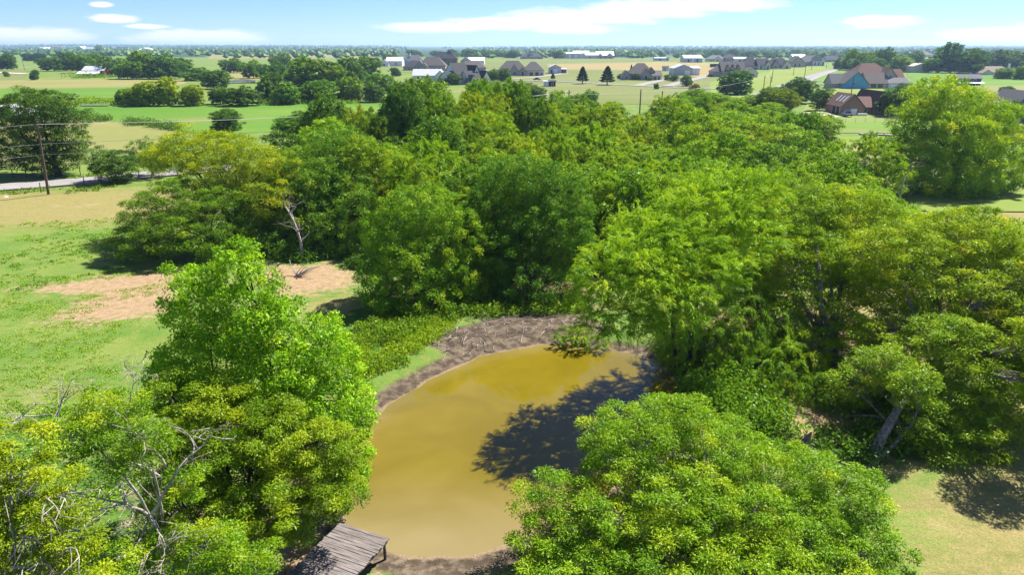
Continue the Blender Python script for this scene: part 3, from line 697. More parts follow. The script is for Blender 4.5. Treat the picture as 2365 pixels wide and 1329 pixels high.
custom_tree('broadleaf_tree', 'mid green leafy tree rising from the weedy far bank of the pond', 'tree', gp(965, 738),
    [(980, 500, 55, 100, 60), (900, 560, 54, 72, 62), (1040, 560, 54, 92, 72), (880, 640, 51.5, 58, 48), (960, 630, 52, 92, 72), (1060, 650, 52, 60, 62), (900, 690, 50.3, 60, 40), (1000, 700, 50, 70, 36)],
    'fresh', (0.24, 0.13), 2.3, 'broad', 0.6, 0.2, 22, stems=3, twigs=10, gap=0.35, squash=0.7)
custom_tree('broadleaf_tree', 'taller grey-green leafy tree above the driftwood bank of the pond', 'tree', gp(1225, 722),
    [(1210, 430, 58, 95, 55), (1150, 490, 57, 80, 62), (1290, 470, 57, 80, 70), (1220, 560, 55, 100, 75), (1310, 570, 54, 62, 80), (1150, 610, 53.5, 55, 62), (1240, 660, 52, 75, 48), (1310, 670, 52, 55, 45)],
    'green', (0.24, 0.13), 2.4, 'broad', 0.6, 0.22, 23, stems=3, twigs=10, gap=0.3, squash=0.7)
custom_tree('broadleaf_tree', 'golden olive spreading tree at the road end of the wood', 'tree', gp(560, 570),
    [(470, 350, 75, 92, 42), (400, 360, 76, 60, 36), (545, 380, 74, 92, 52), (620, 400, 72, 70, 52), (500, 420, 72, 80, 46), (620, 470, 69, 62, 48)],
    'gold', (0.34, 0.12), 2.0, 'spray', 0.85, 0.3, 24, stems=2, twigs=12, gap=0.4,
    limbs=[([(560, 570, 66.5), (490, 440, 70), (440, 380, 73)], 0.22, 0.07), ([(560, 570, 66.5), (550, 480, 69), (560, 420, 72)], 0.2, 0.07)])
custom_tree('broadleaf_tree', 'low drooping olive tree sweeping its branches onto the open grass', 'tree', gp(545, 580),
    [(400, 475, 68, 85, 42), (330, 520, 66, 52, 40), (420, 540, 65, 85, 46), (510, 480, 68, 80, 48), (350, 565, 64, 62, 26), (500, 560, 65, 70, 36), (290, 560, 64.5, 36, 24)],
    'olive', (0.32, 0.11), 2.2, 'spray', 0.8, 0.26, 25, stems=2, twigs=12, gap=0.35)
custom_tree('broadleaf_tree', 'dense green tree beside the dead leaning trunk at the wood edge', 'tree', gp(770, 583),
    [(760, 440, 72.5, 90, 62), (690, 400, 75.5, 70, 55), (820, 500, 69.5, 62, 62), (740, 530, 68.5, 70, 55), (780, 360, 78.5, 80, 50), (600, 540, 68.5, 70, 42), (630, 570, 67.0, 60, 32), (830, 570, 66.5, 45, 38)],
    'green', (0.30, 0.16), 2.3, 'broad', 0.75, 0.26, 26, stems=2, twigs=8, gap=0.3)
custom_tree('broadleaf_tree', 'big round yellow-green tree standing alone near the brick house', 'tree', gp(2205, 442),
    [(2190, 240, 103, 85, 48), (2120, 300, 101, 62, 60), (2260, 290, 101, 85, 62), (2190, 330, 99, 100, 62), (2310, 360, 99, 62, 60), (2110, 380, 98, 62, 46), (2210, 400, 97, 110, 40), (2280, 405, 98, 75, 38), (2150, 220, 104, 40, 36)],
    'lime', (0.42, 0.22), 2.2, 'broad', 1.0, 0.45, 27, twigs=8, gap=0.25)
custom_tree('broadleaf_tree', 'broad dark green shade tree with a stout trunk across the road', 'tree', gp(137, 407),
    [(90, 250, 113, 80, 32), (30, 270, 114, 60, 34), (150, 270, 113, 50, 30), (60, 320, 112, 75, 30), (150, 320, 112, 52, 32), (30, 360, 111, 48, 26), (110, 360, 112, 70, 26), (175, 350, 112, 28, 24)],
    'deep', (0.45, 0.2), 2.1, 'spray', 1.0, 0.55, 28, twigs=8, gap=0.35)
custom_tree('broadleaf_tree', 'small shaggy dark tree on the near verge of the road', 'tree', gp(265, 424),
    [(262, 375, 106, 46, 26), (235, 385, 106, 26, 18), (290, 390, 106, 24, 24), (262, 402, 105.5, 34, 14)], 'deep', (0.36, 0.16), 2.3, 'spray', 0.7, 0.16, 29, stems=3, twigs=8, gap=0.2)
custom_tree('broadleaf_tree', 'dark green roadside tree touching the golden olive crown', 'tree', gp(352, 408),
    [(335, 355, 111, 30, 26), (365, 370, 110, 26, 22), (335, 335, 112, 14, 12)], 'green', (0.36, 0.16), 2.2, 'broad', 0.7, 0.15, 30, stems=2, twigs=8, gap=0.2)
print('custom tree tris', TREES_TRI[0])

# --- shared tree shapes for the wood and the land beyond ---------------------------------------------------
def generic(seed, style, leaf, lai, shape, clump, gap=0.2, sides=1):
    rs = np.random.RandomState(seed); lobes = []
    if shape == 'round': n, hz, rr, sp = 7, 6.6, 2.3, 2.3
    elif shape == 'tall': n, hz, rr, sp = 7, 7.0, 2.0, 1.6
    elif shape == 'wide': n, hz, rr, sp = 8, 5.8, 2.3, 3.3
    elif shape == 'dense': n, hz, rr, sp = 8, 6.0, 2.5, 2.4
    else: n, hz, rr, sp = 6, 3.0, 1.5, 1.2
    for k in range(n):
        a = 2.4*k + rs.uniform(0, 1); q = sp*math.sqrt((k + 0.3)/n)
        z = hz + rs.uniform(-1.4, 1.6) - 0.35*q + (1.0 if k == 0 else 0)
        r = rr*rs.uniform(0.75, 1.2); lobes.append((q*math.cos(a), q*math.sin(a), z, r, r, r*rs.uniform(0.75, 1.0)))
    nsk = 6 if shape == 'dense' else 4
    for k in range(nsk): # lower skirts
        a = 6.28*k/nsk + rs.uniform(0, 0.6); lobes.append((sp*0.9*math.cos(a), sp*0.9*math.sin(a), hz*(0.38 if shape == 'dense' else 0.46), rr*0.85, rr*0.85, rr*0.85))
    V, Q, T, c, pick = crown_arrays(rs, lobes, leaf, lai, style, clump, gap)
    ok = V.reshape(-1, 3, 3)[:, :, 2].min(1) > 0.3; V = V.reshape(-1, 3, 3)[ok].reshape(-1, 3); T = T.reshape(-1, 3)[ok].ravel(); Q = np.arange(len(V)).reshape(-1, 3)
    TREES_TRI[0] += len(Q)
    tk = trunk_mb(rs, lobes, c, pick, 0.22, 1 + (seed % 2), 4).mesh('trunk', BARK, True)
    return mesh_np('crown', V, None, Q, tint=T, mats=(LEAF['green'],)), tk, V[:, 2].max(), np.abs(V[:, :2]).max()

MID = {'feather': [generic(s, 'willow', (0.55, 0.10), 2.1, sh, 0.9, 0.15) for s, sh in ((101, 'round'), (102, 'wide'), (103, 'tall'))],
       'leafy':   [generic(s, 'broad', (0.38, 0.21), 2.1, sh, 0.75, 0.3) for s, sh in ((111, 'round'), (112, 'tall'), (113, 'wide'))],
       'spray':   [generic(s, 'spray', (0.40, 0.19), 2.1, sh, 0.85, 0.25) for s, sh in ((121, 'round'), (122, 'wide'))]}
FAR = [generic(s, 'broad', (0.85, 0.55), 2.0, sh, 0.95, 0.05) for s, sh in ((131, 'dense'), (132, 'wide'), (133, 'dense'), (134, 'round'), (135, 'dense'))]
DENSE = [generic(s, 'broad', (0.42, 0.24), 2.0, 'dense', 0.8, 0.12) for s in (141, 142)]
def cedar_mesh():
    rs = np.random.RandomState(7); n = 2600; h = rs.uniform(0.06, 1, n)**0.8; a = rs.uniform(0, 6.28, n)
    r = (1 - h)**0.75*2.6*np.sqrt(rs.uniform(0.25, 1, n))*(1 + 0.2*np.sin(h*40)) + 0.08
    P = np.stack([r*np.cos(a), r*np.sin(a), 0.8 + h*8.6], 1); out = unit(P*np.array([1, 1, 0]))
    axis = unit(out + rs.normal(size=(n, 3))*0.5 + np.array([0, 0, 0.5])); side = unit(np.cross(axis, rs.normal(size=(n, 3))))
    V = np.stack([P - axis*0.35, P - side*0.16, P + axis*0.35, P + side*0.16], 1).reshape(-1, 3)
    return mesh_np('crown', V, np.arange(4*n).reshape(-1, 4), tint=np.repeat(rs.uniform(0, 1, n), 4), mats=(LEAF['cedar'],)), MB().tube([(0, 0, -.2), (0, 0, 4), (0.05, 0, 8.5)], [.2, .12, .03], 6).mesh('trunk', BARK, True), 9.4, 2.7
CEDAR = cedar_mesh()

def plant(shape, name, label, cat, group, x, y, h, w, rz, leafkey):
    cm, tm, H0, W0 = shape
    root = empty(name, (x, y, g1(x, y) - 0.02), rz, label, cat, group)
    root.scale = (w/W0, w/W0, h/H0)
    link('crown', cm, root, mat=LEAF[leafkey])
    link('trunk', tm, root)
    return root

# --- the wood behind the pond ------------------------------------------------------------------------------
WOOD = np.array([(-21, 71), (-10, 67), (2, 61), (20, 60), (34, 60), (46, 76), (56, 98), (66, 128), (66, 152), (44, 166), (20, 164), (0, 158), (-18, 144), (-27, 122), (-31, 100), (-29, 80)], float)
WOODLAB = {('feather', 'lime'): 'bright yellow-green feathery tree', ('feather', 'olive'): 'olive tinged feathery tree', ('leafy', 'green'): 'mid green leafy tree',
           ('leafy', 'deep'): 'dark green leafy tree', ('leafy', 'fresh'): 'fresh green broad-leaved tree', ('spray', 'fresh'): 'fresh green tufted tree', ('spray', 'lime'): 'lime green tufted tree'}
def wood():
    rs = np.random.RandomState(42); pts = []
    X, Y = rs.uniform(-36, 72, 9000), rs.uniform(56, 170, 9000); ok = poly_sdf(WOOD, X, Y) < 0
    for x, y in zip(X[ok], Y[ok]):
        md = 6.1 + 0.018*(y - 56)
        if all((x - a)**2 + (y - b)**2 > md*md for a, b in pts): pts.append((x, y))
    for x, y in pts:
        u = CX + F*x/(y*CP + 12*SP); v = CY + F*(10*CP - y*SP)/(y*CP + 10*SP)
        q = rs.uniform()
        if (u > 1900 and y > 98) or u > 2040: continue
        if 960 < u < 1560 and v > 225 and y > 68: k, c = ('feather', 'lime') if q < 0.66 else (('leafy', 'green') if q < 0.8 else ('leafy', 'fresh'))
        elif u < 960 and y > 90: k, c = ('leafy', 'deep') if q < 0.3 else (('leafy', 'green') if q < 0.65 else (('leafy', 'fresh') if q < 0.85 else ('feather', 'olive')))
        elif u > 1560: k, c = ('leafy', 'fresh') if q < 0.35 else (('leafy', 'green') if q < 0.55 else (('spray', 'fresh') if q < 0.75 else (('spray', 'lime') if q < 0.88 else ('feather', 'lime'))))
        else: k, c = ('leafy', 'green') if q < 0.4 else (('feather', 'olive') if q < 0.65 else ('leafy', 'fresh'))
        h = rs.uniform(7.6, 12.4)
        if x < 6 and y > 100: h *= 1.25
        if y > 140: h *= 0.92
        if y < 66: h *= 0.85
        if u > 1650 and y > 70: h *= 0.88
        where = ('on the pond side of the wood' if y < 84 else 'on the field side of the wood' if x < -4 else 'on the lawn side of the wood' if x > 36 else 'on the village side of the wood' if y > 128 else 'in the heart of the wood')
        lab = WOODLAB[(k, c)] + ' ' + where
        shp = MID[k][rs.randint(len(MID[k]))]
        plant(shp, 'woodland_tree', lab, 'tree', lab.replace(' tree ', ' trees '), x, y, h, rs.uniform(4.4, 6.6), rs.uniform(0, 6.28), c)
    return len(pts)
print('wood trees', wood())

# --- trees of the land beyond: (u base, v base, v top, half width px, leaf, shape) ---------------------------
def ftree(u, v, vt, hw, leafkey, label, group, shape=None, name='field_tree', cat='tree', seed=[0]):
    seed[0] += 1; rs = np.random.RandomState(500 + seed[0])
    x, y = gp(u, v); t = CAM_H/(-ray(u, v)[2])
    h = max(1.2, zat(vt, y)); w = hw*t/F
    if shape is None: shape = (FAR[rs.randint(len(FAR))] if y > 230 else DENSE[rs.randint(2)])
    return plant(shape, name, label, cat, group, x, y, h*1.03, w*1.12, rs.uniform(0, 6.28), leafkey)

A = 'dark green tree along the creek belt past the bright field'; GA = 'dark trees of the creek belt'
B = 'green round-topped tree along the creek belt past the bright field'; GB = 'green trees of the creek belt'
for (u, v, vt, hw, c) in [(460, 186, 155, 40, 'green'), (500, 205, 160, 38, 'deep'), (420, 176, 132, 36, 'deep'), (540, 168, 132, 30, 'deep'), (586, 181, 136, 30, 'green'), (622, 236, 165, 42, 'deep'),
                          (662, 241, 190, 36, 'green'), (700, 206, 130, 52, 'green'), (755, 208, 135, 50, 'green'), (805, 200, 132, 46, 'deep'), (848, 188, 128, 40, 'deep'), (745, 236, 182, 42, 'green'),
                          (812, 234, 176, 46, 'green'), (655, 160, 122, 32, 'deep'), (560, 244, 196, 52, 'deep'), (880, 215, 168, 40, 'green'), (640, 190, 140, 38, 'deep'), (510, 240, 196, 30, 'deep'), (700, 238, 200, 30, 'deep'), (866, 236, 190, 36, 'deep')]:
    ftree(u, v, vt, hw, c, A if c == 'deep' else B, GA if c == 'deep' else GB)
for (u, v, vt, hw) in [(342, 244, 186, 38), (392, 244, 176, 36), (446, 244, 194, 30), (310, 243, 200, 28)]:
    ftree(u, v, vt, hw, 'gold', 'yellow-green rounded tree at the edge of the bright field', 'yellow trees beside the bright field')
ftree(284, 241, 206, 16, 'deep', 'low dark bush tucked beside the yellow field trees', None, name='bush', cat='bush')
for (u, v, vt, hw, c) in [(125, 164, 128, 32, 'deep'), (168, 163, 120, 28, 'deep'), (205, 168, 124, 34, 'green'), (258, 176, 126, 36, 'deep'), (296, 182, 138, 34, 'green'), (342, 182, 120, 42, 'green'), (390, 182, 122, 46, 'deep'), (232, 166, 122, 26, 'green'), (320, 168, 118, 36, 'deep')]:
    ftree(u, v, vt, hw, c, ('dark' if c == 'deep' else 'mid green') + ' rounded tree sheltering the red barn', ('dark' if c == 'deep' else 'green') + ' trees round the red barn')
ftree(20, 161, 122, 27, 'deep', 'broad dark tree beyond the pale lane past the barn', None)
ftree(80, 185, 160, 13, 'deep', 'small umbrella-shaped tree alone on the tan grass near the barn', None)
ftree(17, 177, 164, 9, 'green', 'tiny round tree beside the pale lane', None)
for (u, hw) in ((66, 12), (82, 13), (98, 12)): ftree(u, 141, 123, hw, 'cedar', 'dark evergreen of the hedge row on the green rise', 'evergreens of the far hedge row')
ftree(230, 122, 103, 13, 'green', 'tall lone tree standing before the blue-white barn', None)
ftree(525, 312, 250, 42, 'deep', 'dark ragged tree on the bright field behind the golden crown', None, MID['leafy'][1])
for (u, v, vt, hw, c) in [(665, 312, 262, 40, 'green'), (720, 310, 256, 46, 'deep'), (765, 305, 262, 40, 'green')]:
    ftree(u, v, vt, hw, c, ('dark' if c == 'deep' else 'green') + ' bushy tree between bright field and wood', 'bushy trees at the field side of the wood', MID['leafy'][0])
ftree(1345, 194, 155, 14, 'cedar', 'narrow conical cedar on the lawn across the drive', None, CEDAR, 'cedar_tree')
ftree(1402, 197, 154, 17, 'cedar', 'wider pointed cedar on the lawn across the drive', None, CEDAR, 'cedar_tree')
ftree(1277, 184, 169, 6, 'cedar', 'tiny cedar beside the black and white shed', None, CEDAR, 'cedar_tree')
ftree(1457, 180, 150, 5, 'cedar', 'slim dark cypress in front of the stone house', None, CEDAR, 'cedar_tree')
ftree(1695, 218, 162, 42, 'deep', 'wide dark oak in front of the dormered house', None)
ftree(1842, 238, 176, 46, 'deep', 'dark bushy tree beside the asphalt road', None, MID['leafy'][0])
ftree(1790, 262, 200, 52, 'olive', 'autumn-tinged rounded tree at the road end of the wood', None, MID['leafy'][2])
for (u, v, vt, hw) in [(1740, 258, 212, 40), (1690, 256, 218, 40), (1640, 252, 212, 42), (1590, 250, 202, 40)]:
    ftree(u, v, vt, hw, 'fresh', 'fresh green tree between the wood and the asphalt road', 'fresh green trees by the asphalt road', MID['leafy'][0])
ftree(1602, 236, 193, 16, 'brown', 'browning tree beside the shorter dark utility pole', None, MID['leafy'][1])
ftree(1895, 256, 202, 28, 'deep', 'layered dark tree on the lawn by the brick house', None, MID['spray'][0])
ftree(2080, 268, 192, 55, 'deep', 'spreading dark tree hiding the corner of the brick house', None, MID['spray'][1])
ftree(2312, 320, 222, 62, 'deep', 'dark dense tree behind the big round yellow-green tree', None, MID['leafy'][0])
ftree(2232, 232, 198, 28, 'deep', 'dark bushy tree in front of the navy shed', None)
ftree(2322, 217, 198, 18, 'deep', 'small fan-shaped tree alone on the pale lawn', None)
ftree(1585, 200, 172, 15, 'deep', 'dark bushy shrub tree beside the metal workshop drive', None)
for (u, v, vt, hw) in [(1140, 187, 158, 20), (1166, 189, 157, 22)]: ftree(u, v, vt, hw, 'deep', 'shade tree in the yard of the twin-gabled house', 'yard trees of the twin-gabled house')
for (u, v, vt, hw) in [(1190, 236, 188, 40), (1235, 236, 192, 34), (1150, 236, 190, 36)]: ftree(u, v, vt, hw, 'deep', 'dark tree on the house side of the wood', 'dark trees on the house side of the wood', MID['leafy'][0])
for (u, v, vt, hw) in [(1050, 196, 168, 16), (915, 176, 155, 18), (1020, 196, 178, 16)]: ftree(u, v, vt, hw, 'deep', 'dark yard tree between the white houses', 'yard trees of the white houses')
ftree(1362, 240, 205, 22, 'green', 'young green tree beside the transformer pole', None)
for (u, v, vt, hw) in [(1432, 182, 170, 8), (1468, 185, 168, 9), (1500, 186, 176, 7), (1540, 186, 172, 8), (1556, 188, 171, 12), (1516, 206, 191, 7)]:
    ftree(u, v, vt, hw, 'deep', 'clipped dark shrub in the garden of the stone house', 'garden shrubs of the stone house', name='garden_shrub', cat='shrub')
for (u, v, vt, hw, c) in [(1962, 162, 112, 28, 'green'), (1992, 164, 120, 34, 'green'), (2040, 164, 107, 32, 'deep'), (2078, 166, 124, 32, 'green'), (2112, 152, 116, 26, 'deep'), (2150, 168, 128, 30, 'deep'), (1940, 160, 132, 18, 'deep'), (2015, 168, 128, 30, 'deep')]:
    ftree(u, v, vt, hw, c, ('dark' if c == 'deep' else 'green') + ' tree in the belt behind the blue house', ('dark' if c == 'deep' else 'green') + ' trees behind the blue house')
ftree(2193, 168, 97, 46, 'deep', 'tallest dark tree rising above the belt by the beige shed', None, FAR[0])
for (u, v, vt, hw, c) in [(2242, 170, 110, 34, 'deep'), (2300, 158, 114, 40, 'deep'), (2352, 158, 116, 40, 'deep'), (2256, 172, 146, 14, 'deep'), (2322, 182, 156, 26, 'green'), (2358, 184, 152, 24, 'green'), (2275, 152, 126, 26, 'green'), (2400, 170, 120, 40, 'deep')]:
    ftree(u, v, vt, hw, c, ('dark' if c == 'deep' else 'green') + ' tree in the belt near the tan-roofed house', ('dark' if c == 'deep' else 'green') + ' trees near the tan-roofed house')
for (u, v, vt, hw, c) in [(900, 140, 124, 20, 'deep'), (1045, 132, 113, 22, 'deep'), (1085, 133, 112, 24, 'deep'), (1120, 133, 114, 22, 'deep'), (1180, 134, 116, 26, 'deep'), (1150, 132, 115, 20, 'deep'), (1290, 136, 114, 16, 'deep'), (1655, 132, 113, 20, 'deep'), (1690, 132, 112, 24, 'deep'), (1735, 133, 116, 20, 'deep'), (1770, 132, 116, 22, 'deep'), (1600, 128, 114, 24, 'deep'), (1840, 130, 114, 22, 'deep'), (1880, 132, 117, 20, 'deep'), (960, 132, 114, 24, 'deep'), (1010, 130, 116, 20, 'deep')]:
    ftree(u, v, vt, hw, c, 'dark tree of the distant row beyond the rooftops', 'distant row of trees beyond the rooftops')
# low hedges and verge weeds: nobody could count their stems
def weeds(name, label_mat, centres, leaf, seed, up=0.6):
    rs = np.random.RandomState(seed); Ps = []; hs = []
    for (x, y, r, h, n) in centres:
        a = rs.uniform(0, 6.28, n); q = r*np.sqrt(rs.uniform(0, 1, n))
        X, Y = x + q*np.cos(a), y + q*np.sin(a); Z = h*rs.uniform(0.1, 1, n)*(1 - 0.5*(q/r)**2)
        Ps.append(np.stack([X, Y, Z], 1))
    P = np.concatenate(Ps); P[:, 2] += gz(P[:, 0], P[:, 1]); n = len(P); axis = unit(rs.normal(size=(n, 3)) + np.array([0, 0, up])); nr = unit(rs.normal(size=(n, 3)) + np.array([0, 0, .5])); side = unit(np.cross(axis, nr))
    ls = leaf[0]*rs.uniform(0.6, 1.3, (n, 1)); ws = leaf[1]*rs.uniform(0.6, 1.3, (n, 1))
    V = np.stack([P - axis*ls*.5, P - side*ws*.5, P + axis*ls*.5, P + side*ws*.5], 1).reshape(-1, 3)
    return link(name, mesh_np(name, V, np.arange(4*n).reshape(-1, 4), tint=np.repeat(np.clip(rs.normal(0.5, .2, n), 0, 1), 4), mats=(LEAF[label_mat],)), kind='stuff')
def scatter(p, n, rs, margin=0.6):
    P = px_poly(p); lo, hi = P.min(0), P.max(0); out = np.zeros((0, 2))
    while len(out) < n:
        q = rs.uniform(lo, hi, (4*n, 2)); k = (poly_sdf(P, q[:, 0], q[:, 1]) < 0) & (poly_sdf(POND, q[:, 0], q[:, 1]) > margin)
        out = np.concatenate([out, q[k]])
    return out[:n]
def spots(polys, n, r, h, k, seed, cut=-0.05):
    rs = np.random.RandomState(seed); out = []
    for p in polys:
        q = scatter(p, n, rs); q = q[wave(q[:, 0], q[:, 1], 0.55, 21) > cut]
        for x, y in q: sz = rs.uniform(0.5, 1.4); out.append((x, y, r*sz, h*sz, int(k*sz)))
    return out
weeds('bank_weeds', 'fresh', spots([[(830, 755), (900, 715), (1060, 738), (1030, 780), (930, 850), (850, 890), (800, 860)]], 330, 0.6, 0.42, 60, 1, -9), (0.17, 0.10), 2)
weeds('bank_weeds', 'green', spots([[(830, 755), (900, 715), (1060, 738), (1030, 780), (930, 850), (850, 890), (800, 860)]], 200, 0.5, 0.55, 60, 31), (0.17, 0.09), 32)
weeds('bank_weeds', 'green', spots([[(830, 700), (1000, 690), (1050, 745), (900, 800), (800, 760)], [(1040, 715), (1330, 715), (1330, 735), (1040, 740)]], 70, 0.8, 0.9, 80, 3), (0.24, 0.13), 4)
weeds('pasture_weeds', 'fresh', spots([[(-60, 640), (380, 620), (380, 990), (-60, 1000)]], 900, 0.42, 0.09, 22, 5), (0.12, 0.07), 6)
weeds('pasture_weeds', 'fresh', spots([[(-60, 930), (480, 940), (560, 1300), (100, 1320), (-60, 1200)]], 200, 0.55, 0.35, 45, 7), (0.17, 0.1), 8)
weeds('pasture_weeds', 'green', spots([[(-60, 560), (260, 540), (250, 640), (-60, 690)]], 150, 0.4, 0.12, 18, 9), (0.2, 0.1), 10)
weeds('pasture_weeds', 'fresh', spots([[(-60, 520), (260, 505), (250, 600), (-60, 640)]], 180, 0.45, 0.14, 18, 25), (0.2, 0.1), 26)
weeds('undergrowth', 'deep', spots([[(600, 600), (860, 590), (900, 640), (760, 610)], [(820, 640), (1400, 640), (1420, 720), (830, 725)], [(1580, 900), (2150, 900), (2120, 1100), (1700, 1060)]], 200, 0.9, 1.0, 70, 11), (0.26, 0.14), 12)
weeds('undergrowth', 'green', spots([[(1570, 905), (1760, 900), (1860, 1060), (1700, 1010), (1600, 960)]], 150, 0.8, 1.5, 70, 41, -9), (0.22, 0.12), 42)  # low shrubs added over sunlit ground where deep shade belongs
weeds('verge_weeds', 'green', spots([[(0, 443), (250, 426), (420, 412), (430, 425), (250, 440), (0, 460)], [(150, 405), (340, 392), (340, 400), (150, 418)]], 90, 0.7, 0.5, 30, 13), (0.35, 0.16), 14)
weeds('hedgerow', 'deep', spots([[(185, 270), (260, 277), (340, 286), (440, 300), (470, 306), (440, 308), (330, 293), (185, 277)]], 420, 1.6, 1.7, 40, 15), (0.5, 0.22), 16)
weeds('hedgerow', 'green', spots([[(168, 176), (230, 178), (250, 176), (265, 180), (170, 182)]], 60, 4.5, 3.2, 40, 17), (0.9, 0.5), 18)
weeds('ditch_reeds', 'fresh', spots([[(180, 232), (290, 232), (290, 243), (180, 240)], [(600, 236), (850, 232), (850, 240), (600, 243)]], 160, 3.0, 1.6, 30, 19), (0.8, 0.3), 20, up=1.5)

# far woodland on the rolling horizon, one hazy mass
def far_woodland():
    rs = np.random.RandomState(77); Vs = []; Ts = []; n0 = 0
    base = np.array([(0, 0, 1.0), (0.9, 0, .15), (0.28, 0.86, .2), (-0.73, 0.53, .1), (-0.73, -0.53, .2), (0.28, -0.86, .1), (0, 0, -0.6), (0.5, 0.35, 0.75), (-0.55, -0.1, 0.7), (0.1, -0.6, 0.7)])
    tri = np.array([(7, 1, 2), (7, 2, 0), (8, 0, 2), (8, 2, 3), (8, 3, 4), (8, 4, 0), (9, 0, 4), (9, 4, 5), (9, 5, 1), (9, 1, 0), (7, 0, 1), (6, 2, 1), (6, 3, 2), (6, 4, 3), (6, 5, 4), (6, 1, 5)])
    rows = [(1300, 1900, 800), (1900, 2800, 1600), (2800, 4200, 2200), (4200, 6500, 2400), (6500, 10000, 2200), (10000, 14500, 1600)]
    for (y0, y1, n) in rows:
        y = rs.uniform(y0, y1, n*5); x = rs.uniform(-0.95, 0.95, n*5)*y
        ok = wave(x*0.13, y, 30.0/y0, 31) + 0.45*wave(x, y, 9.0/y0, 33) > 0.22
        x, y = x[ok][:n], y[ok][:n]; z = gz(x, y)
        for i in range(len(x)):
            sz = rs.uniform(3.2, 7.0)*(1 + y[i]/7000); W = base*sz*rs.uniform(0.65, 1.35, (10, 1))*np.array([1.35, 1.2, 0.95])
            Vs.append(W + np.array([x[i], y[i], z[i] + sz*0.45])); Ts.append(tri + n0); n0 += 10
    V = np.concatenate(Vs); T = np.concatenate(Ts)
    link('far_woodland', mesh_np('far_woodland', V, None, T, tint=np.repeat(rs.uniform(0, 1, len(Vs)), 10), mats=(LEAF['deep'],)), kind='stuff')
far_woodland()


# ------------------------------------------------------------------ buildings
MAT = {
    'brick': None,
    'white': plain('white_siding', (0.7114, 0.7114, 0.6916), 0.7), 'cream': plain('cream_wall', (0.5928, 0.5335, 0.4347), 0.8),
    'stone': plain('grey_stone', (0.3260, 0.2964, 0.2618), 0.9, var=0.3, scale=2.5), 'tanwall': plain('tan_wall', (0.4150, 0.3557, 0.2865), 0.85),
    'blue': plain('blue_siding', (0.0840, 0.3260, 0.5138), 0.7), 'navy': plain('navy_siding', (0.0167, 0.0258, 0.0646), 0.7),
    'metal': plain('grey_metal_siding', (0.3952, 0.4150, 0.4347), 0.5, 0.5), 'whitemetal': plain('white_metal_roof', (0.7311, 0.7311, 0.7212), 0.4, 0.5),
    'beige': plain('beige_metal_siding', (0.5533, 0.4841, 0.3557), 0.6), 'beigeroof': plain('beige_metal_roof', (0.4712, 0.4180, 0.3344), 0.5),
    'rtaupe': plain('taupe_shingles', (0.0903, 0.0793, 0.0739), 0.9, var=0.2, scale=4, bstr=0.3), 'rdark': plain('charcoal_shingles', (0.0328, 0.0328, 0.0383), 0.9, var=0.2, scale=4, bstr=0.3),
    'rbrown': plain('red_brown_shingles', (0.1040, 0.0536, 0.0410), 0.9, var=0.2, scale=4, bstr=0.3), 'rgrey': plain('grey_shingles', (0.1149, 0.1122, 0.1176), 0.9, var=0.2, scale=4, bstr=0.3),
    'rtan': plain('tan_shingles', (0.1860, 0.1450, 0.1040), 0.9, var=0.2, scale=4, bstr=0.3), 'rlight': plain('pale_metal_roof', (0.4180, 0.4256, 0.4408), 0.45, 0.5),
    'red': plain('red_barn_boards', (0.1824, 0.0418, 0.0304), 0.85, var=0.25), 'aqua': plain('aqua_metal', (0.3557, 0.4940, 0.5138), 0.6),
    'trim': plain('white_trim', (0.7706, 0.7706, 0.7509), 0.6), 'dark': plain('dark_opening', (0.0114, 0.0114, 0.0137), 0.6), 'black': plain('black_paint', (0.0152, 0.0152, 0.0167), 0.5),  # dark: near-black paint for doors and for the shaded depth of openings
    'wood': plain('brown_boards', (0.1520, 0.0874, 0.0456), 0.85, var=0.25), 'tyre': plain('tyre_rubber', (0.0152, 0.0152, 0.0152), 0.8), 'carblue': plain('blue_car_paint', (0.0228, 0.0456, 0.1216), 0.3, 0.6),
    'galv': plain('galvanised_steel', (0.3420, 0.3496, 0.3572), 0.45, 0.5), 'pipe': plain('weathered_pipe', (0.0836, 0.0646, 0.0532), 0.7),
}
_m, _nt, _o = material('window_glass'); principled(_nt, _o, (0.03, 0.04, 0.05), 0.08, 0.6); MAT['glass'] = _m
def brick_mat():
    m, nt, out = material('brown_brick'); b = nt.new('ShaderNodeTexBrick'); tc = nt.obj()
    mp = nt.new('ShaderNodeVectorMath', operation='MULTIPLY'); mp.inputs[1].default_value = (1, 1, 1)
    sep = nt.new('ShaderNodeSeparateXYZ'); nt.l.new(tc, sep.inputs[0]); cb = nt.new('ShaderNodeCombineXYZ')
    nt.l.new(nt.math('ADD', sep.outputs[0], sep.outputs[1]), cb.inputs[0]); nt.l.new(sep.outputs[2], cb.inputs[1]); nt.l.new(cb.outputs[0], b.inputs['Vector'])
    b.inputs['Color1'].default_value = (0.20, 0.095, 0.065, 1); b.inputs['Color2'].default_value = (0.30, 0.17, 0.12, 1); b.inputs['Mortar'].default_value = (0.35, 0.30, 0.26, 1)
    b.inputs['Scale'].default_value = 1.0; b.inputs['Brick Width'].default_value = 0.24; b.inputs['Row Height'].default_value = 0.08; b.inputs['Mortar Size'].default_value = 0.008
    principled(nt, out, b.outputs['Color'], 0.9, 0.2); return m
MAT['brick'] = brick_mat()

def roof_solid(mb, tops, th=0.18):
    """tops: list of polygons (upper faces); makes a thin solid"""
    for P in tops:
        P = np.array(P, float); n = len(P); V = np.concatenate([P, P - np.array([0, 0, th])])
        q = [(i, i + n, (i + 1) % n + n, (i + 1) % n) for i in range(n)]
        if n == 4: mb.add(V, [(0, 1, 2, 3), (7, 6, 5, 4)] + q)
        else: mb.add(V, q, [(0, 1, 2), (5, 4, 3)])

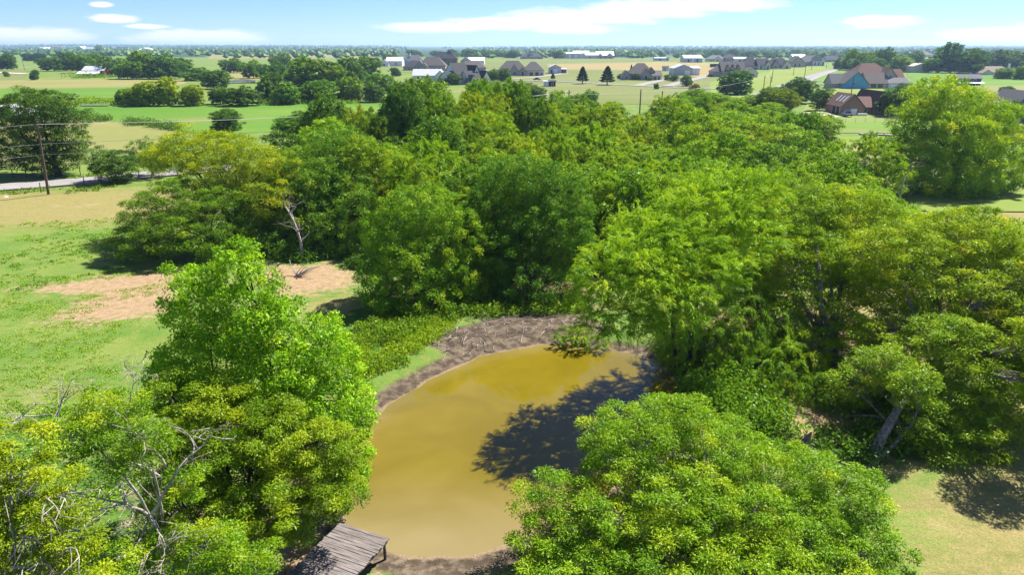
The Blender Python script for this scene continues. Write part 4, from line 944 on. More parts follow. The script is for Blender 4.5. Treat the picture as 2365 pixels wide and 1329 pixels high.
def wing(root, x0, x1, y0, y1, he, hr, kind, wall, roof, oh=0.45):
    mb = MB(); xm, ym = (x0 + x1)/2, (y0 + y1)/2
    if kind == 'flat':
        mb.box(x0, x1, y0, y1, -0.3, he); mb.build('wall', MAT[wall], root)
        MB().box(x0 - oh, x1 + oh, y0 - oh, y1 + oh, he, he + 0.2).build('roof', MAT[roof], root); return
    mb.box(x0, x1, y0, y1, -0.3, he)
    rb = MB(); e = 0.06
    if kind == 'gx':
        k = (hr - he)/(ym - y0); lo = he + e - oh*k
        for xa, xb in ((x0, x0 + 0.12), (x1 - 0.12, x1)):
            mb.add([(xa, y0, he), (xa, y1, he), (xa, ym, hr), (xb, y0, he), (xb, y1, he), (xb, ym, hr)], [(0, 1, 4, 3), (1, 2, 5, 4), (2, 0, 3, 5)], [(0, 2, 1), (3, 4, 5)])
        roof_solid(rb, [[(x0 - oh, y0 - oh, lo), (x1 + oh, y0 - oh, lo), (x1 + oh, ym, hr + e), (x0 - oh, ym, hr + e)], [(x0 - oh, ym, hr + e), (x1 + oh, ym, hr + e), (x1 + oh, y1 + oh, lo), (x0 - oh, y1 + oh, lo)]])
    elif kind == 'gy':
        k = (hr - he)/(xm - x0); lo = he + e - oh*k
        for ya, yb in ((y0, y0 + 0.12), (y1 - 0.12, y1)):
            mb.add([(x0, ya, he), (x1, ya, he), (xm, ya, hr), (x0, yb, he), (x1, yb, he), (xm, yb, hr)], [(0, 1, 4, 3), (1, 2, 5, 4), (2, 0, 3, 5)], [(0, 1, 2), (3, 5, 4)])
        roof_solid(rb, [[(x0 - oh, y0 - oh, lo), (xm, y0 - oh, hr + e), (xm, y1 + oh, hr + e), (x0 - oh, y1 + oh, lo)], [(xm, y0 - oh, hr + e), (x1 + oh, y0 - oh, lo), (x1 + oh, y1 + oh, lo), (xm, y1 + oh, hr + e)]])
    else: # hip
        w, d = x1 - x0 + 2*oh, y1 - y0 + 2*oh; ins = min(d, w)*0.42
        a, b, c, g = x0 - oh, x1 + oh, y0 - oh, y1 + oh
        if w >= d: r0, r1 = (a + ins, ym, hr), (b - ins, ym, hr)
        else: r0, r1 = (xm, c + ins, hr), (xm, g - ins, hr)
        if w >= d: tops = [[(a, c, he), (b, c, he), r1, r0], [r0, r1, (b, g, he), (a, g, he)], [(a, g, he), (a, c, he), r0], [(b, c, he), (b, g, he), r1]]
        else: tops = [[(a, g, he), (a, c, he), r0, r1], [(b, c, he), (b, g, he), r1, r0], [(a, c, he), (b, c, he), r0], [(b, g, he), (a, g, he), r1]]
        roof_solid(rb, tops)
    mb.build('wall', MAT[wall], root); rb.build('roof', MAT[roof], root)

def opening(root, name, x, y, z0, w, h, mat='glass', frame='trim', face='f'):
    def bx(m, dx, dz, p0, p1):
        if face == 'f': m.box(x - w/2 - dx, x + w/2 + dx, y - p1, y + 0.05, z0 - dz, z0 + h + dz)
        elif face == 'l': m.box(y - p1, y + 0.05, x - w/2 - dx, x + w/2 + dx, z0 - dz, z0 + h + dz)
        else: m.box(y - 0.05, y + p1, x - w/2 - dx, x + w/2 + dx, z0 - dz, z0 + h + dz)
        return m
    o = bx(MB(), 0, 0, 0, 0.09).build(name, MAT[mat], root)
    if frame: bx(MB(), 0.12, 0.10, 0, 0.05).build('frame', MAT[frame], o)
    return o

def house(name, label, cat, vb, wings, wins=(), rot=0.0, group=None, chim=None):
    """wings: (u0, u1, eave px, ridge px, depth m, set back m, kind, wall, roof); wins: (wing, u, sill px, w px, h px, name, mat)"""
    uc = (min(w[0] for w in wings) + max(w[1] for w in wings))/2
    x, y = gp(uc, vb); s = CAM_H/(-ray(uc, vb)[2])/F
    root = empty(name, (x, y, 0), rot, label, cat, group)
    for (u0, u1, he, hr, dep, yo, kind, wall, roof) in wings:
        wing(root, (u0 - uc)*s, (u1 - uc)*s, yo, yo + dep, he*s, hr*s, kind, wall, roof, 0.45 if vb > 140 else 0.7)
    for wn in wins:
        i, u, z, w, h = wn[:5]; nm = wn[5] if len(wn) > 5 else 'window'; mt = wn[6] if len(wn) > 6 else 'glass'; fr = wn[7] if len(wn) > 7 else 'trim'
        opening(root, nm, (u - uc)*s, wings[i][5], max(z*s, 0.02), w*s, h*s, mt, fr)
    if chim:
        u, yo, zt, mt = chim; MB().box((u - uc)*s - 0.6, (u - uc)*s + 0.6, yo, yo + 1.1, 1.0, zt*s).build('chimney', MAT[mt], root)
    return root, s, uc

# --- near houses ---
r, s, uc = house('brick_house', 'brown brick house with two steep red-brown gables and open garage', 'house', 266,
    [(1941, 1991, 22, 47, 11, 0, 'gy', 'brick', 'rbrown'), (1991, 2026, 18, 38, 9, 2.5, 'gx', 'brick', 'rbrown'), (2022, 2058, 20, 52, 15, 1.2, 'gy', 'brick', 'rbrown')],
    [(0, 1955, 0, 12, 12, 'garage_door', 'dark'), (0, 1970, 0, 13, 13, 'garage_door', 'trim'), (1, 2006, 6, 6, 8), (2, 2034, 7, 6, 9), (2, 2048, 7, 6, 9)])  # the dark garage_door panel paints the shaded inside of an open bay
for yy in (1.6, 4.2): opening(r, 'garage_door', yy + 0.6, (1941 - uc)*s, 0.05, 2.1, 2.3, 'dark', 'trim', 'l')  # dark panels standing in for the shaded insides of open garage bays
for k in range(3): # roof windows on the slope towards the drive
    xa = (1941 - uc)*s; xm = (1966 - uc)*s; za, zb = 22*s, 47*s; f0, f1 = 0.25, 0.75; y0 = 1.2 + 2.3*k
    m = MB(); roof_solid(m, [[(xa + (xm - xa)*f0, y0, za + (zb - za)*f0 + 0.16), (xa + (xm - xa)*f1, y0, za + (zb - za)*f1 + 0.16), (xa + (xm - xa)*f1, y0 + 0.9, za + (zb - za)*f1 + 0.16), (xa + (xm - xa)*f0, y0 + 0.9, za + (zb - za)*f0 + 0.16)]], 0.12)
    m.build('roof_window', MAT['rlight'], r)
house('blue_house', 'large house with bright blue gable end and brown and taupe roofs', 'house', 205,
    [(1948, 2003, 13, 38, 10, 0, 'gy', 'blue', 'rtaupe'), (2003, 2050, 13, 35, 11, 0.8, 'gx', 'tanwall', 'rtaupe'), (1988, 2078, 26, 55, 15, 8, 'hip', 'tanwall', 'rbrown'), (2044, 2082, 25, 47, 10, 6, 'gy', 'tanwall', 'rbrown'),
     (2074, 2102, 22, 42, 11, 7, 'gx', 'tanwall', 'rbrown'), (1930, 1962, 12, 32, 9, 5, 'gx', 'tanwall', 'rgrey'), (2052, 2098, 13, 24, 8, 0.6, 'gx', 'white', 'rgrey')],
    [(0, 1971, 9, 5, 5), (1, 2018, 1, 13, 11, 'glass_door'), (1, 2034, 1, 13, 11, 'glass_door'), (3, 2057, 26, 6, 3), (3, 2066, 26, 6, 3), (6, 2064, 0, 14, 10, 'garage_door', 'trim', 'metal'), (6, 2084, 0, 14, 10, 'garage_door', 'trim', 'metal')])
house('beige_shed', 'plain beige metal shed with a shallow gable before the tallest tree', 'shed', 168, [(2106, 2147, 15, 21, 14, 0, 'gy', 'beige', 'beigeroof')], [(0, 2141, 0, 5, 9, 'door', 'trim', None)])
r, s, uc = house('navy_shed', 'navy blue garden barn with white porch roof and three small windows', 'shed', 198, [(2210, 2264, 17, 25, 6, 0, 'gx', 'navy', 'rgrey')],
    [(0, 2218, 9, 5, 5), (0, 2233, 9, 5, 5), (0, 2249, 9, 5, 5)])
m = MB(); roof_solid(m, [[((2208 - uc)*s, -2.6, 1.5), ((2266 - uc)*s, -2.6, 1.5), ((2266 - uc)*s, -0.05, 2.1), ((2208 - uc)*s, -0.05, 2.1)]]); m.build('porch_roof', MAT['whitemetal'], r)
for u in (2209, 2228, 2246, 2265): MB().box((u - uc)*s - 0.08, (u - uc)*s + 0.08, -2.5, -2.34, -0.1, 1.45).build('porch_post', MAT['trim'], r)
house('tan_roof_house', 'low house with a long tan hip roof and white chimney among trees', 'house', 173, [(2268, 2342, 6, 19, 14, 0, 'hip', 'cream', 'rtan'), (2262, 2285, 5, 12, 8, -3, 'gy', 'cream', 'rtan')], [(0, 2300, 1, 5, 4), (0, 2318, 1, 5, 4)], chim=(2336, 4, 25, 'trim'))
house('brick_house', 'two-storey house with red brick base and pale blue upper wall beside the dark tree', 'house', 330,
    [(2350, 2460, 38, 72, 13, 0, 'gx', 'brick', 'rgrey'), (2362, 2420, 80, 112, 9, 5, 'gy', 'blue', 'rgrey')], [(0, 2362, 12, 8, 14), (0, 2385, 12, 8, 14), (1, 2380, 50, 8, 14)])
house('grey_house', 'low grey-roofed house glimpsed beyond the big round yellow-green tree', 'house', 256, [(2268, 2352, 18, 38, 12, 0, 'gx', 'tanwall', 'rgrey'), (2300, 2330, 18, 34, 6, -3, 'gy', 'tanwall', 'rgrey')], [(0, 2285, 5, 6, 8)])
house('tree_belt_house', 'taupe roofed house half hidden in the belt behind the beige shed', 'house', 150, [(2093, 2122, 6, 16, 12, 0, 'hip', 'cream', 'rtaupe')], [(0, 2105, 1, 3, 3)])
house('hilltop_house', 'small tan roofed house showing above the belt of trees', 'house', 132, [(2122, 2152, 5, 13, 16, 0, 'hip', 'cream', 'rtan')], [(0, 2135, 1, 3, 3)])

# --- the village across the drive ---
house('village_house', 'grey house with three round-windowed dormers behind the wide dark oak', 'house', 178,
    [(1668, 1722, 14, 34, 13, 2, 'gx', 'stone', 'rtaupe'), (1648, 1680, 12, 26, 10, 3, 'hip', 'stone', 'rtaupe'), (1718, 1746, 10, 22, 10, -3, 'gy', 'cream', 'rtaupe'), (1677, 1685, 20, 27, 4, 2.5, 'gy', 'stone', 'rtaupe'), (1689, 1697, 20, 27, 4, 2.5, 'gy', 'stone', 'rtaupe'), (1701, 1709, 20, 27, 4, 2.5, 'gy', 'stone', 'rtaupe')],
    [(3, 1681, 19, 3, 3), (4, 1693, 19, 3, 3), (5, 1705, 19, 3, 3), (2, 1726, 1, 5, 7), (2, 1736, 0, 4, 8, 'door', 'wood')])
house('village_house', 'charcoal hip roofed house with pale stone entrance along the asphalt road', 'house', 161,
    [(1714, 1758, 9, 28, 15, 2, 'hip', 'stone', 'rdark'), (1750, 1776, 11, 25, 13, 0, 'gx', 'cream', 'rdark'), (1766, 1776, 12, 20, 6, -2, 'gy', 'cream', 'rdark')], [(0, 1730, 2, 6, 5), (1, 1757, 1, 4, 8), (2, 1771, 0, 4, 9, 'door', 'wood')])
house('village_house', 'dark roofed ranch house with a white stone gable along the asphalt road', 'house', 159,
    [(1776, 1828, 8, 24, 14, 2, 'hip', 'stone', 'rdark'), (1806, 1824, 9, 19, 8, -2, 'gy', 'cream', 'rdark'), (1782, 1798, 8, 20, 8, -1, 'gy', 'stone', 'rdark')], [(1, 1815, 0, 6, 7, 'garage_door', 'wood'), (2, 1790, 2, 5, 4)])
house('village_house', 'brown stone house with one tall steep gable beside the road', 'house', 155, [(1828, 1854, 12, 25, 12, 0, 'gy', 'tanwall', 'rtaupe'), (1836, 1866, 10, 20, 12, 5, 'hip', 'tanwall', 'rdark')], [(0, 1836, 2, 3, 5), (0, 1846, 2, 3, 5)])
house('village_house', 'grey house with tall white porch columns at the road bend', 'house', 152, [(1850, 1896, 9, 23, 14, 2, 'hip', 'stone', 'rgrey'), (1876, 1894, 12, 20, 5, -1, 'gx', 'white', 'rgrey'), (1894, 1902, 12, 16, 5, -2, 'gy', 'white', 'rdark')], [(0, 1860, 2, 5, 5), (1, 1881, 1, 3, 7), (1, 1889, 1, 3, 7), (2, 1898, 0, 3, 9, 'door', 'dark')])
house('village_house', 'low charcoal roofed house beyond the road bend', 'house', 143, [(1905, 1946, 5, 14, 16, 0, 'hip', 'stone', 'rdark')], [(0, 1915, 1, 4, 3), (0, 1932, 1, 4, 3)])
house('barn', 'white roofed barn peeking over the dark village roofs', 'barn', 140, [(1832, 1861, 8, 14, 18, 0, 'gx', 'metal', 'whitemetal')], [(0, 1845, 0, 6, 6, 'door', 'trim')])
house('village_house', 'pale grey roofed house beside the white-roofed workshop', 'house', 142, [(1636, 1676, 6, 14, 16, 2, 'hip', 'cream', 'rgrey'), (1650, 1664, 6, 12, 8, -1, 'gy', 'cream', 'rgrey')], [(0, 1642, 1, 4, 3), (1, 1657, 1, 4, 3)])
house('village_house', 'dark house with a pale lean-to porch between village and workshop', 'house', 142, [(1672, 1704, 8, 17, 15, 2, 'hip', 'stone', 'rdark'), (1694, 1726, 7, 10, 9, -1, 'gx', 'white', 'rlight')], [(0, 1682, 1, 4, 4), (1, 1708, 0, 6, 4, 'garage_door', 'dark')])
house('stone_house', 'stone house with a steep brown roof and small front gables behind clipped shrubs', 'house', 185,
    [(1456, 1512, 14, 37, 13, 3, 'hip', 'stone', 'rtaupe'), (1478, 1502, 12, 26, 8, -2, 'gy', 'stone', 'rtaupe'), (1438, 1456, 10, 21, 9, 1, 'gy', 'stone', 'rtaupe'), (1500, 1527, 11, 21, 11, -1, 'gx', 'cream', 'rtaupe'), (1498, 1512, 20, 28, 5, 2, 'gy', 'stone', 'rdark')],
    [(1, 1490, 2, 6, 8), (2, 1447, 2, 5, 7), (3, 1512, 0, 6, 8, 'garage_door', 'wood'), (3, 1521, 0, 5, 8, 'garage_door', 'wood'), (4, 1505, 20, 4, 4)])
house('metal_workshop', 'metal workshop with shaded gable painted grey, sunlit side painted white and roll-up door beside the stone house', 'workshop', 174, [(1556, 1598, 16, 24, 17, 0, 'gy', 'metal', 'rlight'), (1598, 1616, 16, 20, 15, 1, 'gx', 'white', 'rlight')], [(0, 1587, 0, 12, 11, 'garage_door', 'trim', None), (1, 1603, 1, 5, 12, 'door', 'trim', 'metal'), (1, 1611, 1, 5, 12, 'door', 'trim', 'metal')])  # grey and white walls paint in the shaded and sunlit sides
house('tool_shed', 'tiny grey tool shed standing behind the stone house', 'shed', 164, [(1532, 1544, 8, 11, 5, 0, 'gx', 'metal', 'rdark')], [(0, 1540, 0, 3, 7, 'door', 'trim', None)])
house('workshop', 'silver workshop with a gleaming white roof and dark doors on the tan field', 'workshop', 144, [(1580, 1622, 10, 16, 24, 0, 'gx', 'metal', 'whitemetal')], [(0, 1590, 0, 4, 7, 'door', 'dark'), (0, 1600, 0, 4, 8, 'door', 'trim'), (0, 1610, 0, 4, 8, 'door', 'dark')])
house('shed_row', 'long low aqua shed at the edge of the mown field', 'shed', 140, [(1512, 1536, 6, 8, 12, 0, 'gx', 'aqua', 'rlight'), (1536, 1546, 6, 8, 12, 1, 'gy', 'white', 'rlight')], [(0, 1524, 0, 5, 4, 'door', 'dark'), (1, 1541, 0, 4, 4, 'door', 'dark')])
house('barn', 'long white barn with shaded ribbed wall painted grey on the far mown field', 'barn', 135, [(1308, 1340, 11, 14, 30, 0, 'gx', 'metal', 'whitemetal'), (1326, 1362, 12, 17, 26, 10, 'gx', 'white', 'whitemetal')], [(0, 1316, 0, 5, 8, 'door', 'trim'), (0, 1330, 0, 5, 8, 'door', 'trim')])  # grey wall colour holds the shade of the front, white the lit end
house('farm_house', 'white roofed farmhouse with dark gabled porches beside the long white barn', 'house', 135, [(1352, 1382, 8, 13, 20, 0, 'gx', 'cream', 'whitemetal'), (1378, 1418, 7, 16, 22, 2, 'gx', 'stone', 'whitemetal'), (1380, 1392, 5, 11, 8, -3, 'gy', 'stone', 'rdark'), (1400, 1416, 5, 12, 8, -3, 'gy', 'stone', 'rdark')], [(2, 1386, 0, 4, 4), (3, 1408, 0, 5, 4), (0, 1362, 1, 4, 4)])
for u, lab in ((1420, 'dark roofed house with white trim beyond the white farmhouse'), (1444, 'taller charcoal house with pale gables beyond the white farmhouse')):
    house('far_house', lab, 'house', 131, [(u, u + 20, 5, 10, 20, 0, 'hip', 'white', 'rdark'), (u + 4, u + 12, 5, 9, 8, -2, 'gy', 'white', 'rdark')], [(0, u + 16, 1, 3, 3), (1, u + 8, 1, 3, 3)])
house('far_house', 'black hip roofed house alone on the far mown field', 'house', 136, [(1202, 1254, 5, 14, 26, 0, 'hip', 'stone', 'rdark'), (1216, 1232, 6, 16, 10, 4, 'gy', 'stone', 'rdark')], [(0, 1210, 1, 4, 3), (0, 1244, 1, 4, 3)])
house('small_workshop', 'small grey workshop with a white door and timber patio on a concrete apron', 'workshop', 170, [(1268, 1296, 14, 20, 12, 0, 'gy', 'metal', 'rlight'), (1296, 1308, 10, 12, 9, 1, 'gx', 'wood', 'rlight')], [(0, 1283, 0, 9, 10, 'garage_door', 'trim', None), (0, 1274, 0, 3, 8, 'door', 'dark')])
house('twin_gable_house', 'long taupe roofed house with two white-edged front gables and a garage', 'house', 175,
    [(1150, 1218, 12, 33, 15, 3, 'hip', 'stone', 'rtaupe'), (1178, 1198, 11, 26, 9, -1, 'gy', 'stone', 'rtaupe'), (1198, 1216, 10, 19, 8, -2, 'gy', 'stone', 'rdark'), (1208, 1256, 12, 31, 14, 0, 'hip', 'cream', 'rtaupe')],
    [(1, 1188, 2, 7, 7), (2, 1207, 0, 5, 9, 'door', 'dark'), (3, 1227, 0, 8, 8, 'garage_door', 'wood'), (3, 1240, 0, 8, 8, 'garage_door', 'wood'), (3, 1251, 2, 4, 5), (0, 1164, 2, 6, 6)])
r, s, uc = house('chicken_shed', 'little black shed with one white panel wall on the open lawn', 'shed', 200, [(1267, 1283, 12, 14, 4, 0, 'gx', 'black', 'rdark'), (1256, 1267, 12, 13.5, 4, 0.01, 'gx', 'white', 'rlight')], [(0, 1276, 1, 4, 7, 'door', 'wood')])
house('village_house', 'broad brown hip roofed house with two white-edged stone front gables', 'house', 163,
    [(965, 1028, 11, 30, 16, 3, 'hip', 'stone', 'rtaupe'), (930, 975, 8, 22, 14, 4, 'hip', 'stone', 'rdark'), (960, 980, 10, 23, 9, 0, 'gy', 'stone', 'rtaupe'), (972, 990, 8, 17, 8, -2, 'gy', 'stone', 'rtaupe')],
    [(2, 966, 2, 4, 6), (3, 981, 1, 6, 7), (0, 1002, 1, 5, 6), (0, 1014, 1, 5, 6), (1, 944, 1, 6, 4)])
house('village_house', 'grey roofed house with a white chimney at the edge of the village', 'house', 150, [(925, 978, 9, 22, 14, 0, 'hip', 'tanwall', 'rgrey'), (926, 944, 8, 18, 8, -2, 'gy', 'blue', 'rgrey')], [(1, 935, 1, 5, 5)], chim=(947, 5, 26, 'trim'))
house('village_house', 'tall dark brown roofed house rising behind the village', 'house', 150, [(1000, 1056, 14, 29, 15, 0, 'hip', 'wood', 'rdark'), (1026, 1048, 14, 31, 10, 2, 'hip', 'wood', 'rdark')], [(0, 1036, 5, 6, 5), (0, 1046, 5, 5, 5), (0, 1020, 5, 5, 5)])
house('barn', 'grey and white roofed barn behind the black-roofed white farmhouse', 'barn', 149, [(1064, 1088, 9, 16, 22, 0, 'gy', 'metal', 'rgrey'), (1082, 1118, 9, 16, 18, 3, 'gx', 'white', 'whitemetal')], [(1, 1106, 0, 6, 6, 'garage_door', 'dark')])
house('village_house', 'taupe roofed house with white-edged gable next to the white farmhouse', 'house', 170, [(1056, 1122, 13, 28, 15, 2, 'hip', 'stone', 'rtaupe'), (1050, 1072, 11, 24, 9, -1, 'gy', 'stone', 'rtaupe')], [(1, 1061, 2, 6, 7), (0, 1114, 3, 5, 6)])
house('white_farm_house', 'white farmhouse with black roofs and three sharp white gables behind the wood', 'house', 195,
    [(1062, 1104, 20, 47, 13, 4, 'gx', 'white', 'rdark'), (1096, 1122, 18, 42, 14, 1, 'gy', 'white', 'rdark'), (1074, 1112, 13, 30, 10, -3, 'gx', 'white', 'rdark'), (1108, 1134, 10, 30, 12, -4, 'gy', 'white', 'rdark'), (1040, 1072, 14, 30, 11, 3, 'gx', 'white', 'rdark'), (1070, 1086, 8, 22, 5, -5, 'gy', 'white', 'rgrey')],
    [(4, 1052, 4, 5, 6), (5, 1074, 0, 4, 8), (5, 1080, 0, 4, 8), (3, 1121, 3, 6, 8), (1, 1109, 22, 4, 6), (2, 1095, 4, 5, 6)], rot=0.75)
house('white_house', 'long white house with a grey metal roof beside the wood', 'house', 186, [(954, 1018, 12, 25, 12, 0, 'gx', 'white', 'rlight'), (1006, 1030, 12, 23, 9, -2, 'gy', 'white', 'rlight')], [(0, 966, 4, 4, 5), (0, 976, 4, 4, 5), (0, 990, 4, 4, 5), (1, 1018, 3, 5, 7)])
house('white_outbuilding', 'pair-roofed white outbuilding at the quiet end of the village', 'barn', 153, [(876, 898, 7, 15, 14, 0, 'gy', 'white', 'rgrey'), (890, 927, 12, 20, 16, 6, 'gx', 'white', 'whitemetal')], [(0, 887, 0, 5, 5, 'door', 'dark'), (1, 912, 1, 6, 7, 'garage_door', 'metal', None)])

# --- the barn and far buildings past the bright field ---
r, s, uc = house('red_barn', 'old red barn with pale metal roof and lean-to behind a hedge', 'barn', 178, [(188, 238, 15, 24, 11, 2, 'gx', 'red', 'rlight')], [(0, 200, 2, 5, 8, 'door', 'dark', 'red'), (0, 222, 2, 5, 8, 'door', 'dark', 'red')])
m = MB(); roof_solid(m, [[((182 - uc)*s, -3.0, 8*s), ((232 - uc)*s, -3.0, 8*s), ((232 - uc)*s, 1.7, 13*s), ((182 - uc)*s, 1.7, 13*s)]]); m.build('lean_to_roof', MAT['whitemetal'], r)
for u in (183, 199, 215, 231): MB().box((u - uc)*s - 0.12, (u - uc)*s + 0.12, -2.9, -2.66, -0.1, 8*s).build('post', MAT['wood'], r)
house('far_barn', 'blue-white gabled barn on the far green rise', 'barn', 118, [(177, 194, 6, 11, 40, 0, 'gy', 'aqua', 'whitemetal'), (193, 217, 4, 9, 30, 5, 'gx', 'blue', 'rlight')], [(0, 186, 0, 5, 5, 'door', 'trim')])
house('far_house', 'white gabled house with dark roof on the far green rise', 'house', 117, [(252, 266, 4, 9, 25, 0, 'gy', 'white', 'rgrey'), (266, 295, 4, 8, 25, 4, 'gx', 'white', 'rdark')], [(1, 276, 0, 4, 3), (1, 288, 0, 4, 3)])
house('far_house', 'bright white hip roofed building alone on the far rise', 'house', 119, [(319, 348, 4, 9, 40, 0, 'hip', 'white', 'whitemetal')], [(0, 333, 0, 6, 3, 'door', 'dark')])
house('far_barn', 'low long white barn near the skyline hedge', 'barn', 116, [(90, 116, 4, 7, 40, 0, 'gx', 'white', 'whitemetal')], [(0, 100, 0, 5, 3, 'door', 'dark')])
house('far_house', 'brown roofed farmstead near the skyline hedge', 'house', 116, [(116, 140, 4, 8, 35, 0, 'gx', 'tanwall', 'rbrown')], [(0, 128, 0, 5, 3, 'door', 'dark')])
house('lane_house', 'pale house beside the broad dark tree and lane', 'house', 160, [(-30, 8, 10, 18, 12, 0, 'gx', 'white', 'rgrey')], [(0, 2, 2, 4, 5)])
house('roadside_house', 'pale blue metal-roofed building glimpsed through the shade tree across the road', 'house', 272, [(-70, 34, 12, 26, 14, 0, 'gx', 'metal', 'rlight')], [(0, 18, 2, 6, 7), (0, -10, 2, 6, 7)])
house('pavilion', 'low white pavilion in the gap of the creek belt', 'pavilion', 164, [(523, 553, 6, 8, 8, 0, 'gx', 'white', 'rlight')], [(0, 530, 0, 5, 5, 'opening', 'dark'), (0, 540, 0, 5, 5, 'opening', 'dark'), (0, 548, 0, 5, 5, 'opening', 'dark')])

# ------------------------------------------------------------------ vehicles
def vehicle(name, label, cat, u, v, rot, L, W, H, paint, van=False):
    x, y = gp(u, v); root = empty(name, (x, y, 0.3), rot, label, cat)
    b = MB(); hb = 0.55*H if not van else H
    prof = [(-L/2, 0.35), (L/2, 0.35), (L/2, hb*0.85), (L*0.47, hb), (-L*0.47, hb), (-L/2, hb*0.85)]
    V = [(px_, -W/2, pz) for px_, pz in prof] + [(px_, W/2, pz) for px_, pz in prof]; n = len(prof)
    b.add(V, [(i, (i+1) % n, (i+1) % n + n, i + n) for i in range(n)] + [(0, 5, 4, 1), (1, 4, 3, 2), (6, 7, 10, 11), (7, 8, 9, 10)]); b.build('body', MAT[paint], root)
    if not van:
        c = MB(); x0, x1 = -L*0.30, L*0.26; V = [(x0, -W*.46, hb), (x1, -W*.46, hb), (x1 - .5, -W*.38, H), (x0 + .45, -W*.38, H), (x0, W*.46, hb), (x1, W*.46, hb), (x1 - .5, W*.38, H), (x0 + .45, W*.38, H)]
        c.add(V, [(0, 1, 2, 3), (5, 4, 7, 6), (1, 5, 6, 2), (4, 0, 3, 7), (3, 2, 6, 7)]); c.build('window', MAT['glass'], root)
        MB().box(x0 + .5, x1 - .55, -W*.37, W*.37, H, H + .05).build('roof', MAT[paint], root)
    else:
        for k in range(3): MB().box(-L*.35 + k*L*.28, -L*.35 + k*L*.28 + L*.14, -W/2 - 0.03, -W/2 + .02, H*.55, H*.8).build('window', MAT['glass'], root)
        MB().box(L*.36, L*.42, -W/2 - .03, -W/2 + .02, H*.2, H*.8).build('door', MAT['metal'], root)
    th = np.linspace(0, 2*math.pi, 13)[:-1]
    for sx in (-1, 1):
        for sy in (-1, 1):
            w = MB(); w.tube([(sx*L*.31, sy*(W/2 - .22), .36), (sx*L*.31, sy*(W/2 + .02), .36)], .36, 12); wo = w.build('wheel', MAT['tyre'], root)
            MB().tube([(sx*L*.31, sy*(W/2 + .02), .36), (sx*L*.31, sy*(W/2 + .045), .36)], .2, 8).build('rim', MAT['galv'], wo)
    return root
vehicle('parked_car', 'dark blue car parked at the open garage of the brick house', 'car', 1955, 270, 1.5, 4.4, 1.8, 1.45, 'carblue')
vehicle('parked_car', 'black car on the drive of the dormered house', 'car', 1640, 178, 0.15, 4.9, 1.9, 1.6, 'black')
vehicle('parked_car', 'white car beside the blue gable end', 'car', 1927, 199, 0.9, 4.6, 1.8, 1.5, 'trim')
vehicle('camper_trailer', 'white camper trailer parked before the tan-roofed house', 'trailer', 2251, 156, 0.1, 7.5, 2.5, 3.2, 'trim', True)
vehicle('camper_trailer', 'second white camper trailer under the belt trees', 'trailer', 2266, 157, -0.15, 7.0, 2.5, 3.0, 'trim', True)
vehicle('covered_trailer', 'black covered trailer on the tan yard behind the dormered house', 'trailer', 1650, 156, 0.0, 9.0, 2.6, 3.4, 'black', True)
vehicle('parked_car', 'dark car near the wood on the village lawn', 'car', 1240, 186, 0.0, 4.6, 1.8, 1.5, 'black')

# ------------------------------------------------------------------ utility poles and wires
POLE = plain('pole_wood', (0.115, 0.075, 0.055), 0.9, var=0.25, scale=6)
WIRE = plain('power_wire', (0.42, 0.42, 0.42), 0.5, 0.5)
def pole(u, vb, vt, label, arm=True, transformer=False, Y=None, group=None, lean=0.0):
    if Y is None: x, y = gp(u, vb)
    else:
        y = Y; p, t = pix(u, vb, Y); x = p[0]
    h = zat(vt, y); root = empty('utility_pole', (x, y, g1(x, y)), 0, label, 'utility pole', group)
    MB().tube([(0, 0, -0.3), (lean*0.5, 0, h*0.5), (lean, 0, h)], [0.19, 0.16, 0.12], 8).build('post', POLE, root)
    if arm:
        MB().obox((lean, -0.14, h - 0.6), (0.55, 0.35, 0), (-0.03, 0.05, 0), (0, 0, 0.06)).build('crossarm', POLE, root)
        for k in (-1, 0, 1): MB().tube([(lean + 0.5*k, -0.14 + 0.32*k, h - 0.54), (lean + 0.5*k, -0.14 + 0.32*k, h - 0.36)], [0.05, 0.035], 6).build('insulator', MAT['galv'], root)
    if transformer: MB().tube([(lean + 0.3, -0.35, h - 1.9), (lean + 0.3, -0.35, h - 1.85), (lean + 0.3, -0.35, h - 1.0), (lean + 0.3, -0.35, h - 0.95)], [0.1, 0.28, 0.28, 0.1], 10).build('transformer', MAT['galv'], root)
    return np.array([x + lean, y, g1(x, y) + h])
def wire(a, b, label, sag=0.9, r=0.022, group=None):
    t = np.linspace(0, 1, 25)[:, None]; P = a + (b - a)*t - np.array([0, 0, sag*4])*t*(1 - t)
    m = MB(); m.tube(P, r, 5); o = m.build('power_line', WIRE); tag(o, label, 'power line', group)
p1 = pole(112, 449, 280, 'tall weathered utility pole in the grass beside the pale road', lean=0.7)
p2 = p3 = pole(1320, 0, 208, 'utility pole with grey transformer behind the wood', transformer=True, Y=168)
p4 = pole(1493, 0, 206, 'bare dark utility pole behind the wood next to the stone house drive', arm=False, Y=172)
p5 = pole(1545, 0, 210, 'shorter dark utility pole beside the browning tree', arm=False, Y=172)
p0 = p1 + np.array([-60, -34, 0.0])
for dz, nm in ((-0.4, 'top'), (-3.1, 'middle'), (-4.6, 'lowest')):
    g = np.array([0, 0, dz])
    wire(p1 + g, p0 + g, f'{nm} cable leaving the road pole towards the shade tree', 0.8, 0.028 if dz > -1 else 0.022)
    wire(p1 + g, p2 + g*0.5, f'{nm} cable strung from the road pole over the wood', 1.6, 0.03 if dz > -1 else 0.022)
g = np.array([0, 0, -0.4])
wire(p3 + g, p4 + g, 'cable from the transformer pole to the bare dark pole', 0.7, 0.03)
q = []
